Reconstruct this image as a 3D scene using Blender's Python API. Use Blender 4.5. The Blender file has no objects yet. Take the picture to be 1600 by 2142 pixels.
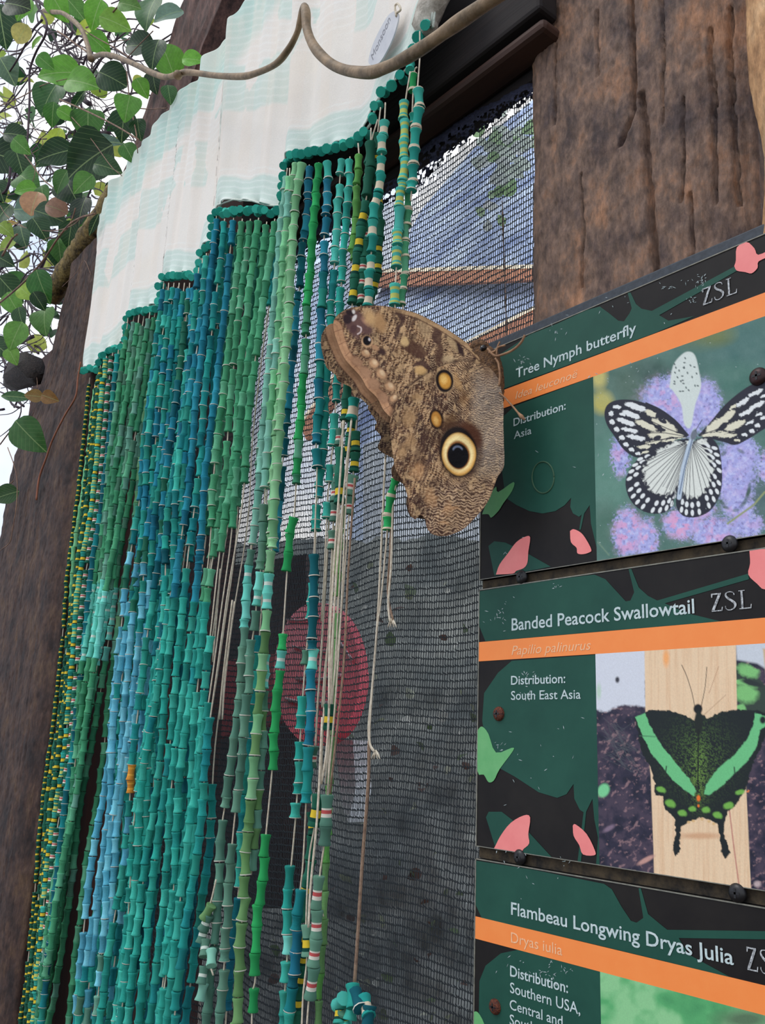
import bpy, math, random
import numpy as np
from mathutils import Matrix, Vector
random.seed(7); rng = np.random.default_rng(7)

# ------------------------------------------------------------------ camera, sky, sun, exposure
F_PX, CX, CY = 1884.0, 800.0, 1071.0            # focal length and centre for the 1600x2142 frame
_n = lambda v: v / np.linalg.norm(v)
UPV = _n(np.array([1100 - CX, -6190 - CY, F_PX]))
LFV = _n(np.array([-767 - CX, 1495 - CY, F_PX])); LFV = _n(LFV - UPV * (UPV @ LFV))
ROT = np.array([-LFV, np.cross(UPV, -LFV), UPV])  # camera vector (x right, y down, z ahead) -> world
CAM = np.array([0.0, -0.40, 1.40])
cd = bpy.data.cameras.new('camera'); cam = bpy.data.objects.new('camera', cd)
bpy.context.scene.collection.objects.link(cam)
cam.matrix_world = Matrix([list(ROT @ [1, 0, 0]) + [], list(ROT @ [0, -1, 0]), list(ROT @ [0, 0, -1])]).transposed().to_4x4()
cam.location = CAM
cd.sensor_fit = 'VERTICAL'; cd.sensor_height = 24.0; cd.lens = 24.0 * F_PX / 2142.0
cd.clip_start = 0.02; cd.clip_end = 60
SC = bpy.context.scene; SC.camera = cam
SC.view_settings.view_transform = 'Standard'; SC.view_settings.look = 'None'
SC.view_settings.gamma = 1; SC.view_settings.use_curve_mapping = False
SC.view_settings.exposure = 0.0

W = bpy.data.worlds.new('sky'); SC.world = W; W.use_nodes = True
wt = W.node_tree; wn = wt.nodes; bg = wn['Background']
tc = wn.new('ShaderNodeTexCoord'); nz = wn.new('ShaderNodeTexNoise'); rp = wn.new('ShaderNodeValToRGB')
nz.inputs['Scale'].default_value = 3.0; nz.inputs['Detail'].default_value = 5
rp.color_ramp.elements[0].position = 0.38; rp.color_ramp.elements[0].color = (0.55, 0.70, 1.0, 1)
rp.color_ramp.elements[1].position = 0.56; rp.color_ramp.elements[1].color = (1.0, 1.0, 1.0, 1)
wt.links.new(tc.outputs['Generated'], nz.inputs['Vector']); wt.links.new(nz.outputs['Fac'], rp.inputs['Fac'])
wt.links.new(rp.outputs['Color'], bg.inputs['Color']); bg.inputs['Strength'].default_value = 1.15
sd = bpy.data.lights.new('sun', 'SUN'); sun = bpy.data.objects.new('sun', sd); SC.collection.objects.link(sun)
sd.energy = 1.1; sd.angle = math.radians(25); sd.color = (1.0, 0.97, 0.92)
sun.rotation_euler = Vector((0.30, 0.62, -0.95)).to_track_quat('-Z', 'Y').to_euler()
sun.location = (-1, -2, 4)

# ------------------------------------------------------------------ helpers
def P(px, py, y=0.0):
    """point of the wall-parallel plane at depth y that the photograph shows at (px, py)"""
    px = np.asarray(px, float); py = np.asarray(py, float)
    c = np.stack([(px - CX) / F_PX, (py - CY) / F_PX, np.ones_like(px)], -1)
    d = c @ ROT.T
    t = (y - CAM[1]) / d[..., 1]
    return CAM + d * t[..., None]
def project(w):
    c = (np.asarray(w) - CAM) @ ROT
    return np.stack([CX + F_PX * c[..., 0] / c[..., 2], CY + F_PX * c[..., 1] / c[..., 2], c[..., 2]], -1)
def lin(c):
    c = np.asarray(c, float) / 255.0
    return np.where(c <= 0.04045, c / 12.92, ((c + 0.055) / 1.055) ** 2.4)
def rgba(c): return tuple(float(v) for v in lin(c)) + (1.0,)
def link(o, parent=None):
    SC.collection.objects.link(o)
    if parent is not None: o.parent = parent
    return o
def empty(name, label, cat, loc=(0, 0, 0), group=None):
    o = bpy.data.objects.new(name, None); o.location = loc; o.empty_display_size = 0.02
    link(o); tag(o, label, cat, group); return o
def tag(o, label=None, cat=None, group=None, kind=None):
    if label: o['label'] = label
    if cat: o['category'] = cat
    if group: o['group'] = group
    if kind: o['kind'] = kind
    return o
def mesh(name, v, f, m=None, parent=None, smooth=True, col=None, dom='POINT'):
    me = bpy.data.meshes.new(name); v = np.asarray(v, np.float32)
    if isinstance(f, np.ndarray):
        k = f.shape[1]; n = len(f)
        me.vertices.add(len(v)); me.vertices.foreach_set('co', v.ravel())
        me.loops.add(n * k); me.loops.foreach_set('vertex_index', f.astype(np.int32).ravel())
        me.polygons.add(n); me.polygons.foreach_set('loop_start', np.arange(0, n * k, k, dtype=np.int32))
        me.update(calc_edges=True)
    else:
        me.from_pydata([tuple(map(float, p)) for p in v], [], f); me.update()
    if smooth: me.polygons.foreach_set('use_smooth', np.ones(len(me.polygons), bool))
    if col is not None:
        a = me.attributes.new('col', 'FLOAT_COLOR', dom)
        c = np.ones((len(col), 4), np.float32); c[:, :col.shape[1]] = col; a.data.foreach_set('color', c.ravel())
    if m is not None: me.materials.append(m)
    o = bpy.data.objects.new(name, me); link(o)
    if parent is not None: attach(o, parent)
    return o
def attach(o, parent):
    o.parent = parent
    bpy_inv = Matrix.Translation(parent.location).inverted() if parent.type == 'EMPTY' else Matrix.Identity(4)
    o.matrix_parent_inverse = bpy_inv
def grid(name, pts, m, parent=None, col=None, mask=None, smooth=True):
    nv, nu = pts.shape[:2]; i = np.arange(nv * nu).reshape(nv, nu)
    q = np.stack([i[:-1, :-1], i[1:, :-1], i[1:, 1:], i[:-1, 1:]], -1).reshape(-1, 4)
    v = pts.reshape(-1, 3); c = None if col is None else col.reshape(nv * nu, -1)
    if mask is not None:
        mk = mask.reshape(-1); q = q[mk[q].all(1)]
        used = np.zeros(len(v), bool); used[q.ravel()] = True
        remap = np.cumsum(used) - 1; q = remap[q]; v = v[used]
        if c is not None: c = c[used]
    return mesh(name, v, q, m, parent, smooth, c)
def box(name, x0, x1, y0, y1, z0, z1, m, parent=None, bev=0.0):
    v = [(x, y, z) for x in (x0, x1) for y in (y0, y1) for z in (z0, z1)]
    f = [(0, 1, 3, 2), (4, 6, 7, 5), (0, 4, 5, 1), (2, 3, 7, 6), (0, 2, 6, 4), (1, 5, 7, 3)]
    o = mesh(name, v, f, m, parent, smooth=False)
    if bev:
        b = o.modifiers.new('bevel', 'BEVEL'); b.width = bev; b.segments = 2
    return o
def spline(pts, n=8):
    pts = np.asarray(pts, float)
    if len(pts) < 3: return pts
    p = np.vstack([2 * pts[0] - pts[1], pts, 2 * pts[-1] - pts[-2]]); out = []
    for k in range(1, len(p) - 2):
        for t in np.linspace(0, 1, n, endpoint=False):
            a, b, c, d = p[k - 1], p[k], p[k + 1], p[k + 2]
            out.append(0.5 * (2 * b + (c - a) * t + (2 * a - 5 * b + 4 * c - d) * t * t + (3 * b - a - 3 * c + d) * t ** 3))
    out.append(pts[-1]); return np.array(out)
def tube_geo(pts, rad, ns=8, caps=True):
    pts = np.asarray(pts, float); n = len(pts); rad = np.broadcast_to(np.asarray(rad, float), (n,))
    tg = np.gradient(pts, axis=0); tg /= np.linalg.norm(tg, axis=1)[:, None] + 1e-12
    ref = np.array([0.31, -0.9, 0.17]); u = np.cross(tg, ref); u /= np.linalg.norm(u, axis=1)[:, None] + 1e-12
    w = np.cross(tg, u); a = np.linspace(0, 2 * np.pi, ns, endpoint=False)
    v = pts[:, None] + rad[:, None, None] * (np.cos(a)[None, :, None] * u[:, None] + np.sin(a)[None, :, None] * w[:, None])
    f = [(k * ns + j, k * ns + (j + 1) % ns, (k + 1) * ns + (j + 1) % ns, (k + 1) * ns + j) for k in range(n - 1) for j in range(ns)]
    if caps: f += [tuple(range(ns))[::-1], tuple((n - 1) * ns + j for j in range(ns))]
    return v.reshape(-1, 3), f
def tube(name, pts, rad, m, parent=None, ns=8):
    v, f = tube_geo(pts, rad, ns); return mesh(name, v, f, m, parent)
def join_geo(parts):
    V, Fs, k = [], [], 0
    for v, f in parts:
        V.append(v); Fs += [tuple(i + k for i in q) for q in f]; k += len(v)
    return np.vstack(V), Fs
# numpy noise
def _h(i, j, s): 
    r = np.sin(i * 127.1 + j * 311.7 + s * 74.7) * 43758.5453; return r - np.floor(r)
def vnoise(x, y, s=0):
    xi, yi = np.floor(x), np.floor(y); fx, fy = x - xi, y - yi
    fx = fx * fx * (3 - 2 * fx); fy = fy * fy * (3 - 2 * fy)
    return (_h(xi, yi, s) * (1 - fx) + _h(xi + 1, yi, s) * fx) * (1 - fy) + (_h(xi, yi + 1, s) * (1 - fx) + _h(xi + 1, yi + 1, s) * fx) * fy
def fbm(x, y, s=0, o=4):
    t, a, n = 0, 0.5, 0
    for k in range(o): t = t + a * vnoise(x, y, s + k * 3.1); n += a; x, y, a = x * 2.03, y * 2.03, a * 0.5
    return t / n
# 2-D painter working on vertex arrays; C holds linear colours
class Paint:
    def __init__(s, x, y, base):
        s.x, s.y = x, y; s.C = np.empty(x.shape + (3,)); s.C[:] = lin(base)
    def blend(s, a, col, sel=None):
        c = lin(col) if np.ndim(col) == 1 else col
        if sel is None: s.C[:] = s.C * (1 - a[..., None]) + c * a[..., None]
        else:
            if np.ndim(c) > 1: c = c[sel]
            s.C[sel] = s.C[sel] * (1 - a[..., None]) + c * a[..., None]
    def sdf(s, pts, m, X, Y, closed=True):
        P0 = np.asarray(pts, float); P1 = np.roll(P0, -1, 0)
        if not closed: P0, P1 = P0[:-1], P1[:-1]
        d = np.full(X.shape, 1e9); ins = np.zeros(X.shape, bool)
        for a, b in zip(P0, P1):
            e = b - a; L = e @ e + 1e-12
            t = np.clip(((X - a[0]) * e[0] + (Y - a[1]) * e[1]) / L, 0, 1)
            d = np.minimum(d, np.hypot(X - a[0] - t * e[0], Y - a[1] - t * e[1]))
            if closed:
                c = (a[1] > Y) != (b[1] > Y)
                if abs(e[1]) > 1e-12: ins ^= c & (X < (b[0] - a[0]) * (Y - a[1]) / (b[1] - a[1]) + a[0])
        return np.where(ins, d, -d) if closed else d
    def poly(s, pts, col, soft=2.0, sm=0, warp=0, op=1.0, ws=20):
        pts = np.asarray(pts, float)
        if sm: pts = spline(np.vstack([pts, pts[:1]]), sm)[:-1]
        m = soft + warp + 2
        sel = (s.x > pts[:, 0].min() - m) & (s.x < pts[:, 0].max() + m) & (s.y > pts[:, 1].min() - m) & (s.y < pts[:, 1].max() + m)
        if not sel.any(): return
        X, Y = s.x[sel], s.y[sel]
        if warp: X, Y = X + warp * (fbm(X / ws, Y / ws, 5) * 2 - 1), Y + warp * (fbm(X / ws, Y / ws, 9) * 2 - 1)
        d = s.sdf(pts, None, X, Y); s.blend(np.clip(0.5 + d / soft, 0, 1) * op, col, sel)
    def line(s, pts, w, col, soft=2.0, op=1.0):
        pts = np.asarray(pts, float); m = w + soft + 2
        sel = (s.x > pts[:, 0].min() - m) & (s.x < pts[:, 0].max() + m) & (s.y > pts[:, 1].min() - m) & (s.y < pts[:, 1].max() + m)
        if not sel.any(): return
        d = s.sdf(pts, None, s.x[sel], s.y[sel], False); s.blend(np.clip(0.5 + (w - d) / soft, 0, 1) * op, col, sel)
    def ell(s, cx, cy, rx, ry, col, ang=0, soft=0.15, op=1.0, warp=0, ws=20):
        r = max(rx, ry) * 1.5 + warp
        sel = (abs(s.x - cx) < r) & (abs(s.y - cy) < r)
        if not sel.any(): return
        X, Y = s.x[sel] - cx, s.y[sel] - cy
        if warp: X = X + warp * (fbm(X / ws, Y / ws, 5) * 2 - 1); Y = Y + warp * (fbm(X / ws, Y / ws, 9) * 2 - 1)
        c, n = math.cos(math.radians(ang)), math.sin(math.radians(ang))
        d = np.hypot((X * c + Y * n) / rx, (-X * n + Y * c) / ry)
        s.blend(np.clip(0.5 + (1 - d) / soft, 0, 1) * op, col, sel)
# materials
def nodes(name):
    m = bpy.data.materials.new(name); m.use_nodes = True
    return m, m.node_tree.nodes, m.node_tree.links, m.node_tree.nodes['Principled BSDF']
def mat(name, c1, c2=None, rough=0.8, scale=40, bump=0.0, bscale=None, stretch=(1, 1, 1), metal=0.0, spec=0.5, attr=None, objcol=False, grain=0.0, transl=0.0, detail=6, dist=0.002):
    m, N, L, B = nodes(name); B.inputs['Roughness'].default_value = rough; B.inputs['Metallic'].default_value = metal
    B.inputs['Specular IOR Level'].default_value = spec
    tc = N.new('ShaderNodeTexCoord'); mp = N.new('ShaderNodeMapping'); mp.inputs['Scale'].default_value = stretch
    L.new(tc.outputs['Object'], mp.inputs['Vector'])
    nz = N.new('ShaderNodeTexNoise'); nz.inputs['Scale'].default_value = scale; nz.inputs['Detail'].default_value = detail; nz.inputs['Roughness'].default_value = 0.65
    L.new(mp.outputs['Vector'], nz.inputs['Vector'])
    if attr or objcol:
        if attr:
            s = N.new('ShaderNodeAttribute'); s.attribute_name = attr; src = s.outputs['Color']
        if objcol:
            oi = N.new('ShaderNodeObjectInfo')
            if attr:
                mx = N.new('ShaderNodeMix'); mx.data_type = 'RGBA'
                L.new(s.outputs['Alpha'], mx.inputs[0]); L.new(oi.outputs['Color'], mx.inputs[6]); L.new(src, mx.inputs[7]); src = mx.outputs[2]
            else: src = oi.outputs['Color']
        if grain:
            mr = N.new('ShaderNodeMapRange'); mr.inputs['From Min'].default_value = 0.3; mr.inputs['From Max'].default_value = 0.7
            mr.inputs['To Min'].default_value = 1 - grain; mr.inputs['To Max'].default_value = 1 + grain
            L.new(nz.outputs['Fac'], mr.inputs['Value'])
            vm = N.new('ShaderNodeVectorMath'); vm.operation = 'SCALE'; L.new(src, vm.inputs[0]); L.new(mr.outputs[0], vm.inputs['Scale']); src = vm.outputs[0]
        L.new(src, B.inputs['Base Color']); colout = src
    else:
        rp = N.new('ShaderNodeValToRGB'); rp.color_ramp.elements[0].position = 0.35; rp.color_ramp.elements[1].position = 0.65
        rp.color_ramp.elements[0].color = rgba(c1); rp.color_ramp.elements[1].color = rgba(c2 or c1)
        L.new(nz.outputs['Fac'], rp.inputs['Fac']); L.new(rp.outputs['Color'], B.inputs['Base Color']); colout = rp.outputs['Color']
    if bump:
        bn = N.new('ShaderNodeBump'); bn.inputs['Strength'].default_value = bump; bn.inputs['Distance'].default_value = dist
        n2 = N.new('ShaderNodeTexNoise'); n2.inputs['Scale'].default_value = bscale or scale * 2; n2.inputs['Detail'].default_value = 5
        L.new(mp.outputs['Vector'], n2.inputs['Vector']); L.new(n2.outputs['Fac'], bn.inputs['Height']); L.new(bn.outputs['Normal'], B.inputs['Normal'])
    if transl:
        tr = N.new('ShaderNodeBsdfTranslucent'); L.new(colout, tr.inputs['Color']); ms = N.new('ShaderNodeMixShader'); ms.inputs[0].default_value = transl
        L.new(B.outputs[0], ms.inputs[1]); L.new(tr.outputs[0], ms.inputs[2]); L.new(ms.outputs[0], N['Material Output'].inputs['Surface'])
    return m
M_BEAD = mat('dyed_bead', None, rough=0.9, scale=900, attr='col', objcol=True, grain=0.13, bump=0.5, bscale=1200, dist=0.0004, spec=0.2)
M_BEADS = mat('dyed_beads', None, rough=0.9, scale=900, attr='col', grain=0.13, bump=0.5, bscale=1200, dist=0.0004, spec=0.2)
M_CORD = mat('cotton_cord', (226, 216, 196), (196, 182, 160), scale=300, bump=0.3, rough=0.9)
M_CORD2 = mat('brown_cord', (120, 96, 80), (158, 132, 110), scale=300, bump=0.3, rough=0.9)
M_CLOTH = mat('woven_cloth', None, rough=0.95, scale=700, attr='col', grain=0.04, bump=0.35, bscale=900, dist=0.0005, spec=0.1)
M_PRINT = mat('printed_photo', None, rough=0.45, scale=1500, attr='col', grain=0.05, spec=0.3)
M_NET = mat('shade_net_thread', (30, 36, 42), (48, 56, 62), rough=0.8, scale=500)
M_DKWOOD = mat('dark_frame_wood', (14, 10, 12), (30, 20, 19), rough=0.85, scale=30, stretch=(0.2, 1, 3), bump=0.3)
M_BRWOOD = mat('brown_frame_wood', (38, 22, 16), (70, 42, 30), rough=0.7, scale=30, stretch=(0.2, 1, 3), bump=0.3)
M_VINE = mat('vine_bark', (92, 74, 48), (150, 124, 92), rough=0.6, scale=60, bump=0.4, bscale=200)
M_TWIG = mat('twig_bark', (92, 64, 56), (150, 118, 94), rough=0.8, scale=60, bump=0.3)
M_DTWIG = mat('dark_twig_bark', (36, 26, 44), (78, 58, 62), rough=0.8, scale=60)
M_LEAF = mat('leaf_blade', None, rough=0.45, scale=120, objcol=True, grain=0.22, bump=0.25, bscale=60, transl=0.35)
# ------------------------------------------------------------------ setting
Z = lambda px, py, y=0.0: float(P(px, py, y)[2])
Xw = lambda px, py, y=0.0: float(P(px, py, y)[0])
gm = mat('trodden_soil', (52, 44, 36), (92, 80, 66), scale=6, bump=0.5)
g = box('floor', -6, 6, -6, 6, -0.05, 0.0, gm); tag(g, 'bare brown soil floor below the wall', kind='structure')
yw = 0.05
# board wall behind the bead curtain
XB = Xw(447, 1100, yw)
tag(box('wall_back', -1.60, XB, yw, yw + 0.03, 0.0, 2.05, mat('red_brown_board', (40, 18, 12), (74, 32, 20), scale=20, stretch=(1, 1, 0.15), bump=0.3)),
    'dark red-brown boards behind the bead curtain', kind='structure')
# lintel above the netting: two rails and a recessed strip
XR = Xw(1130, 300)
zA, zB, zC = Z(1099, 97, 0.02), Z(1104, 153, 0.03), Z(1096, 203, 0.04)
tag(box('trim_1', -0.765, XR, 0.0, 0.02, zA, zA + 0.6, M_DKWOOD, bev=0.003), 'near-black upper rail above the netting', kind='structure')
tag(box('trim_2', -0.97, XR, 0.004, 0.03, zB, zA - 0.004, M_BRWOOD, bev=0.004), 'brown rail under the near-black one', kind='structure')
tag(box('trim_3', -0.97, XR, 0.0305, 0.042, zC, zB + 0.03, M_DKWOOD, bev=0.002), 'recessed black strip above the netting', kind='structure')

# ---- big weathered post behind the signs
def post(name, label, xa, xb, y0, z0, z1, m, seed, rnd=0.03, du=0.0013, amp=0.003, cracks=(), left=None, right=None, parent=None, depth=0.16, dx=0, dirn=0.0):
    nu = int((xb - xa + 2 * depth * 0.5) / du); nv = int((z1 - z0) / (du * 1.25))
    s = np.linspace(0, 1, nu); 
    w = xb - xa; tot = w + depth; u = s * tot - depth * 0.5          # unrolled: left return, face, right return
    zz = np.linspace(z0, z1, nv); U, ZZ = np.meshgrid(u, zz)
    la = np.interp(zz, *left)[:, None] if left else np.full((nv, 1), xa)
    ra = np.interp(zz, *right)[:, None] if right else np.full((nv, 1), xb)
    fx = np.clip(U / w, 0, 1); Xc = la + fx * (ra - la); back = np.maximum(-U, 0) + np.maximum(U - w, 0)
    rr = rnd; eR = np.clip((U - (w - rr)) / rr, 0, 1); eL = np.clip((rr * 0.35 - U) / (rr * 0.35), 0, 1)
    Y = y0 + back + 0.30 * rr * eR ** 2.2 + 0.15 * rr * eL ** 2
    n = fbm(U * 45, ZZ * 9, seed, 5); n2 = fbm(U * 160 + ZZ * 40, ZZ * 90, seed + 2, 4); n3 = fbm(U * 22, ZZ * 22, seed + 4, 3)
    rid = 1 - np.abs(2 * fbm(U * 70, ZZ * 5, seed + 6, 3) - 1)
    d = amp * (0.55 * (n - 0.5) + 0.75 * (n2 - 0.5) + 0.8 * (n3 - .5) + 0.4 * (fbm(U * 420, ZZ * 260, seed + 9, 2) - .5)) - amp * 0.35 * np.clip(rid - 0.93, 0, 1) / 0.07
    cm = np.zeros_like(d)
    for pts, wd in cracks:
        pw = P([p[0] for p in pts], [p[1] for p in pts], y0); px = np.interp(ZZ, pw[::-1, 2], pw[::-1, 0])
        inside = (ZZ > pw[:, 2].min()) & (ZZ < pw[:, 2].max())
        dd = np.abs(Xc + 0.0012 * (fbm(ZZ * 120, ZZ * 0, 3) * 2 - 1) - px); k = np.exp(-(dd / wd) ** 2) * inside
        cm = np.maximum(cm, k)
    d = d - 0.008 * cm
    pts = np.stack([Xc, Y - d, ZZ], -1)
    o = grid(name, pts, m, parent)
    return o
def bark_mat(name, a, b, c, sc=1.0):
    m, N, L, B = nodes(name); B.inputs['Roughness'].default_value = 0.75; B.inputs['Specular IOR Level'].default_value = 0.35
    tc = N.new('ShaderNodeTexCoord'); 
    def noise(scale, st, det=6):
        mp = N.new('ShaderNodeMapping'); mp.inputs['Scale'].default_value = st; L.new(tc.outputs['Object'], mp.inputs['Vector'])
        z = N.new('ShaderNodeTexNoise'); z.inputs['Scale'].default_value = scale; z.inputs['Detail'].default_value = det; z.inputs['Roughness'].default_value = 0.7
        L.new(mp.outputs['Vector'], z.inputs['Vector']); return z
    n1 = noise(40 * sc, (1, 1, 0.5)); r = N.new('ShaderNodeValToRGB'); e = r.color_ramp.elements
    e[0].position = 0.36; e[0].color = rgba(a); e[1].position = 0.52; e[1].color = rgba(b); x = e.new(0.66); x.color = rgba(c)
    L.new(n1.outputs['Fac'], r.inputs['Fac'])
    n2 = noise(260 * sc, (1, 1, 0.35)); mr = N.new('ShaderNodeMapRange'); mr.inputs['From Min'].default_value = .35; mr.inputs['From Max'].default_value = .65; mr.inputs['To Min'].default_value = 0.62; mr.inputs['To Max'].default_value = 1.3
    L.new(n2.outputs['Fac'], mr.inputs['Value']); vm = N.new('ShaderNodeVectorMath'); vm.operation = 'SCALE'
    L.new(r.outputs['Color'], vm.inputs[0]); L.new(mr.outputs[0], vm.inputs['Scale']); L.new(vm.outputs[0], B.inputs['Base Color'])
    bn = N.new('ShaderNodeBump'); bn.inputs['Strength'].default_value = 0.6; bn.inputs['Distance'].default_value = 0.0015
    n3 = noise(420 * sc, (1, 1, 0.3)); L.new(n3.outputs['Fac'], bn.inputs['Height']); L.new(bn.outputs['Normal'], B.inputs['Normal'])
    return m
M_POST = bark_mat('weathered_sleeper_wood', (74, 60, 58), (122, 98, 84), (158, 116, 88))
y0 = 0.021
xa, xb = Xw(1101, 300, y0), Xw(1556, 150, y0)
lz = [(1094, -60), (1094, 60), (1101, 120), (1100, 215), (1104, 330), (1102, 420), (1100, 560), (1101, 680), (1104, 800)]
lp = P([a for a, b in lz], [b for a, b in lz], y0)[::-1]
rz = [(1545, -60), (1552, 40), (1548, 130), (1556, 210), (1560, 330), (1566, 480), (1570, 600)]
rp_ = P([a for a, b in rz], [b for a, b in rz], y0)[::-1]
big = post('timber_post', '', xa, xb, y0, 1.02, 2.05, M_POST, 11, rnd=0.045, cracks=[
    ([(1318, -60), (1319, 60), (1322, 150), (1324, 235), (1312, 262), (1296, 305)], 0.0016), ([(1339, 190), (1347, 260), (1352, 340), (1358, 420), (1364, 500), (1372, 620)], 0.0021),
    ([(1426, 200), (1428, 330), (1424, 420)], 0.0007), ([(1442, 400), (1446, 470), (1448, 540)], 0.0008), ([(1246, 20), (1250, 160)], 0.0006), ([(1215, 360), (1219, 480), (1216, 600)], 0.0006),
    ([(1380, -60), (1388, 120), (1384, 260)], 0.0006), ([(1160, 90), (1158, 260)], 0.0006), ([(1478, 50), (1486, 260), (1490, 420)], .0008), ([(1512, 0), (1516, 200), (1530, 420)], .0008)],
    left=(lp[:, 2], lp[:, 0]), right=(rp_[:, 2], rp_[:, 0]))
tag(big, 'broad cracked brown timber post behind and above the butterfly signs', 'post')
# black bark gap + pale log on the far right
yb = 0.06
gap = post('bark_slab', '', Xw(1530, 200, yb), Xw(1640, 200, yb), yb, 1.3, 1.95, mat('black_bark', (10, 10, 14), (34, 32, 38), scale=150, bump=0.8), 31, amp=0.006, du=0.002)
tag(gap, 'black rough bark slab in the gap between the two posts', 'bark')
yl = -0.002
lz = [(1540, -60), (1545, 0), (1546, 90), (1551, 160), (1562, 220), (1575, 270), (1584, 320), (1583, 390), (1578, 450), (1572, 520)]
lp = P([a for a, b in lz], [b for a, b in lz], yl)[::-1]
log = post('pale_log', '', Xw(1560, 200, yl), Xw(1780, 200, yl), yl, 1.60, 2.02, bark_mat('pale_debarked_wood', (150, 108, 72), (196, 152, 108), (216, 178, 136), 0.8), 41, amp=0.0012, rnd=0.05, depth=0.05,
           left=(lp[:, 2], lp[:, 0]))
tag(log, 'pale tan bare log at the top right edge', 'log')

# ---- left trunk-like post
M_POSTL = bark_mat('dark_brown_post_wood', (36, 27, 27), (70, 51, 44), (92, 70, 52))
yp = -0.03
le = [(150, 520), (140, 600), (122, 660), (104, 740), (84, 800), (62, 860), (42, 905), (24, 960), (8, 1040), (-20, 1200), (-60, 1500), (-110, 1800), (-150, 2200)]
re_ = [(222, 430), (207, 560), (189, 700), (170, 860), (153, 990), (116, 1290), (90, 1500), (55, 1790), (18, 2080), (8, 2180)]; re_ = [(a - 5, b) for a, b in re_]
lp = P([a for a, b in le], [b for a, b in le], yp)[::-1]; rq = P([a for a, b in re_], [b for a, b in re_], yp)[::-1]
pl = post('tree_trunk_post', '', -1.32, -1.10, yp, 0.98, 2.06, M_POSTL, 51, amp=0.003, du=0.002, rnd=0.04, left=(lp[:, 2], lp[:, 0]), right=(rq[:, 2], rq[:, 0]), depth=0.03)
tag(pl, 'dark brown upright post along the left edge of the bead curtain', 'post')
# leaning post behind the cloth
yq = 0.04
c4 = P([380, 540, 345, 190, 262, 420], [-40, -40, 480, 560, 380, 200], yq)
def beam(name, pa, pb, w, d, m, n=60):
    a, b = np.array(pa), np.array(pb); t = _n(b - a); s = _n(np.cross(t, [0, 1, 0])); q = np.array([0, 1, 0])
    L_ = np.linalg.norm(b - a); uu = np.linspace(-0.5, 0.5, 14); vv = np.linspace(0, L_, n); U, V = np.meshgrid(uu, vv)
    out = []
    prof = np.concatenate([np.stack([np.linspace(-.5, .5, 24), np.zeros(24)], 1), np.stack([np.full(8, .5), np.linspace(0.1, 1, 8)], 1), np.stack([np.linspace(.5, -.5, 8), np.ones(8)], 1), np.stack([np.full(8, -.5), np.linspace(1, 0, 8)], 1)])
    PU, VV = np.meshgrid(np.arange(len(prof)), vv); pr = prof[PU]
    nzv = (fbm(pr[..., 0] * 9 + 3, VV * 14, 77, 4) - 0.5) * 0.012
    pts = a + t * VV[..., None] + s * (pr[..., 0] * w)[..., None] + q * (pr[..., 1] * d + nzv)[..., None]
    return grid(name, pts, m)
bq = beam('leaning_post', P(466, -120, yq), P(206, 600, yq), 0.16, 0.06, bark_mat('leaning_post_wood', (50, 34, 32), (92, 66, 60), (116, 84, 74)))
tag(bq, 'brown leaning post behind the leaves at the top left of the cloth', 'post')
# lichened rail
pts = P([250, 108], [398, 618], -0.02)
v, f = tube_geo(np.linspace(pts[0], pts[1], 30) + (rng.random((30, 3)) - .5) * 0.003, 0.0165, 14)
tag(mesh('lichened_pole', v, f, mat('lichened_pole_bark', (46, 36, 18), (150, 128, 76), scale=90, bump=0.8, bscale=160, dist=0.004)), 'round lichen-spotted pole slanting down to the left post', 'pole')

# ------------------------------------------------------------------ netting
YN = 0.036
def wave(X, Zv): return YN + 0.0035 * np.sin(X * 38 + Zv * 4) + 0.003 * np.sin(Zv * 17 + X * 9)
x0n, x1n = XB - 0.03, Xw(1140, 700, YN); z0n = 1.4 - 0.30; z1n = zC - 0.004
cw, rh = 0.00230, 0.0052
nc = int((x1n - x0n) / cw); nr = int((z1n - z0n) / rh)
I, J = np.meshgrid(np.arange(nc), np.arange(nr)); jx = (rng.random(I.shape) - .5) * 0.0006; jz = (rng.random(I.shape) - .5) * 0.0007
sh = (J % 2) * 0.25
def np_(i, fx, fz): 
    X = x0n + (I + fx) * cw + jx * (1 if fz else 1); Zv = z0n + (J + fz) * rh + jz + 0.0016 * np.sin(I * 0.11 + J * .05)
    return np.stack([X, wave(X, Zv), Zv], -1)
A0 = np_(0, 0.0, 0.0); A1 = np_(0, 0.10, 0.62); A2 = np_(0, 0.0, 1.0); B1 = np_(0, 1.05, 0.66); B2 = np_(0, 1.0, 1.0); A3 = np_(0, .55, 0.80)
segs = [(A0, A1, 0.00036), (A1, A2, 0.00040), (A1, A3, 0.00034), (A3, B1, 0.00032), (A3, A2, 0.00032), (A2, B1, 0.00030)]
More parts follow.
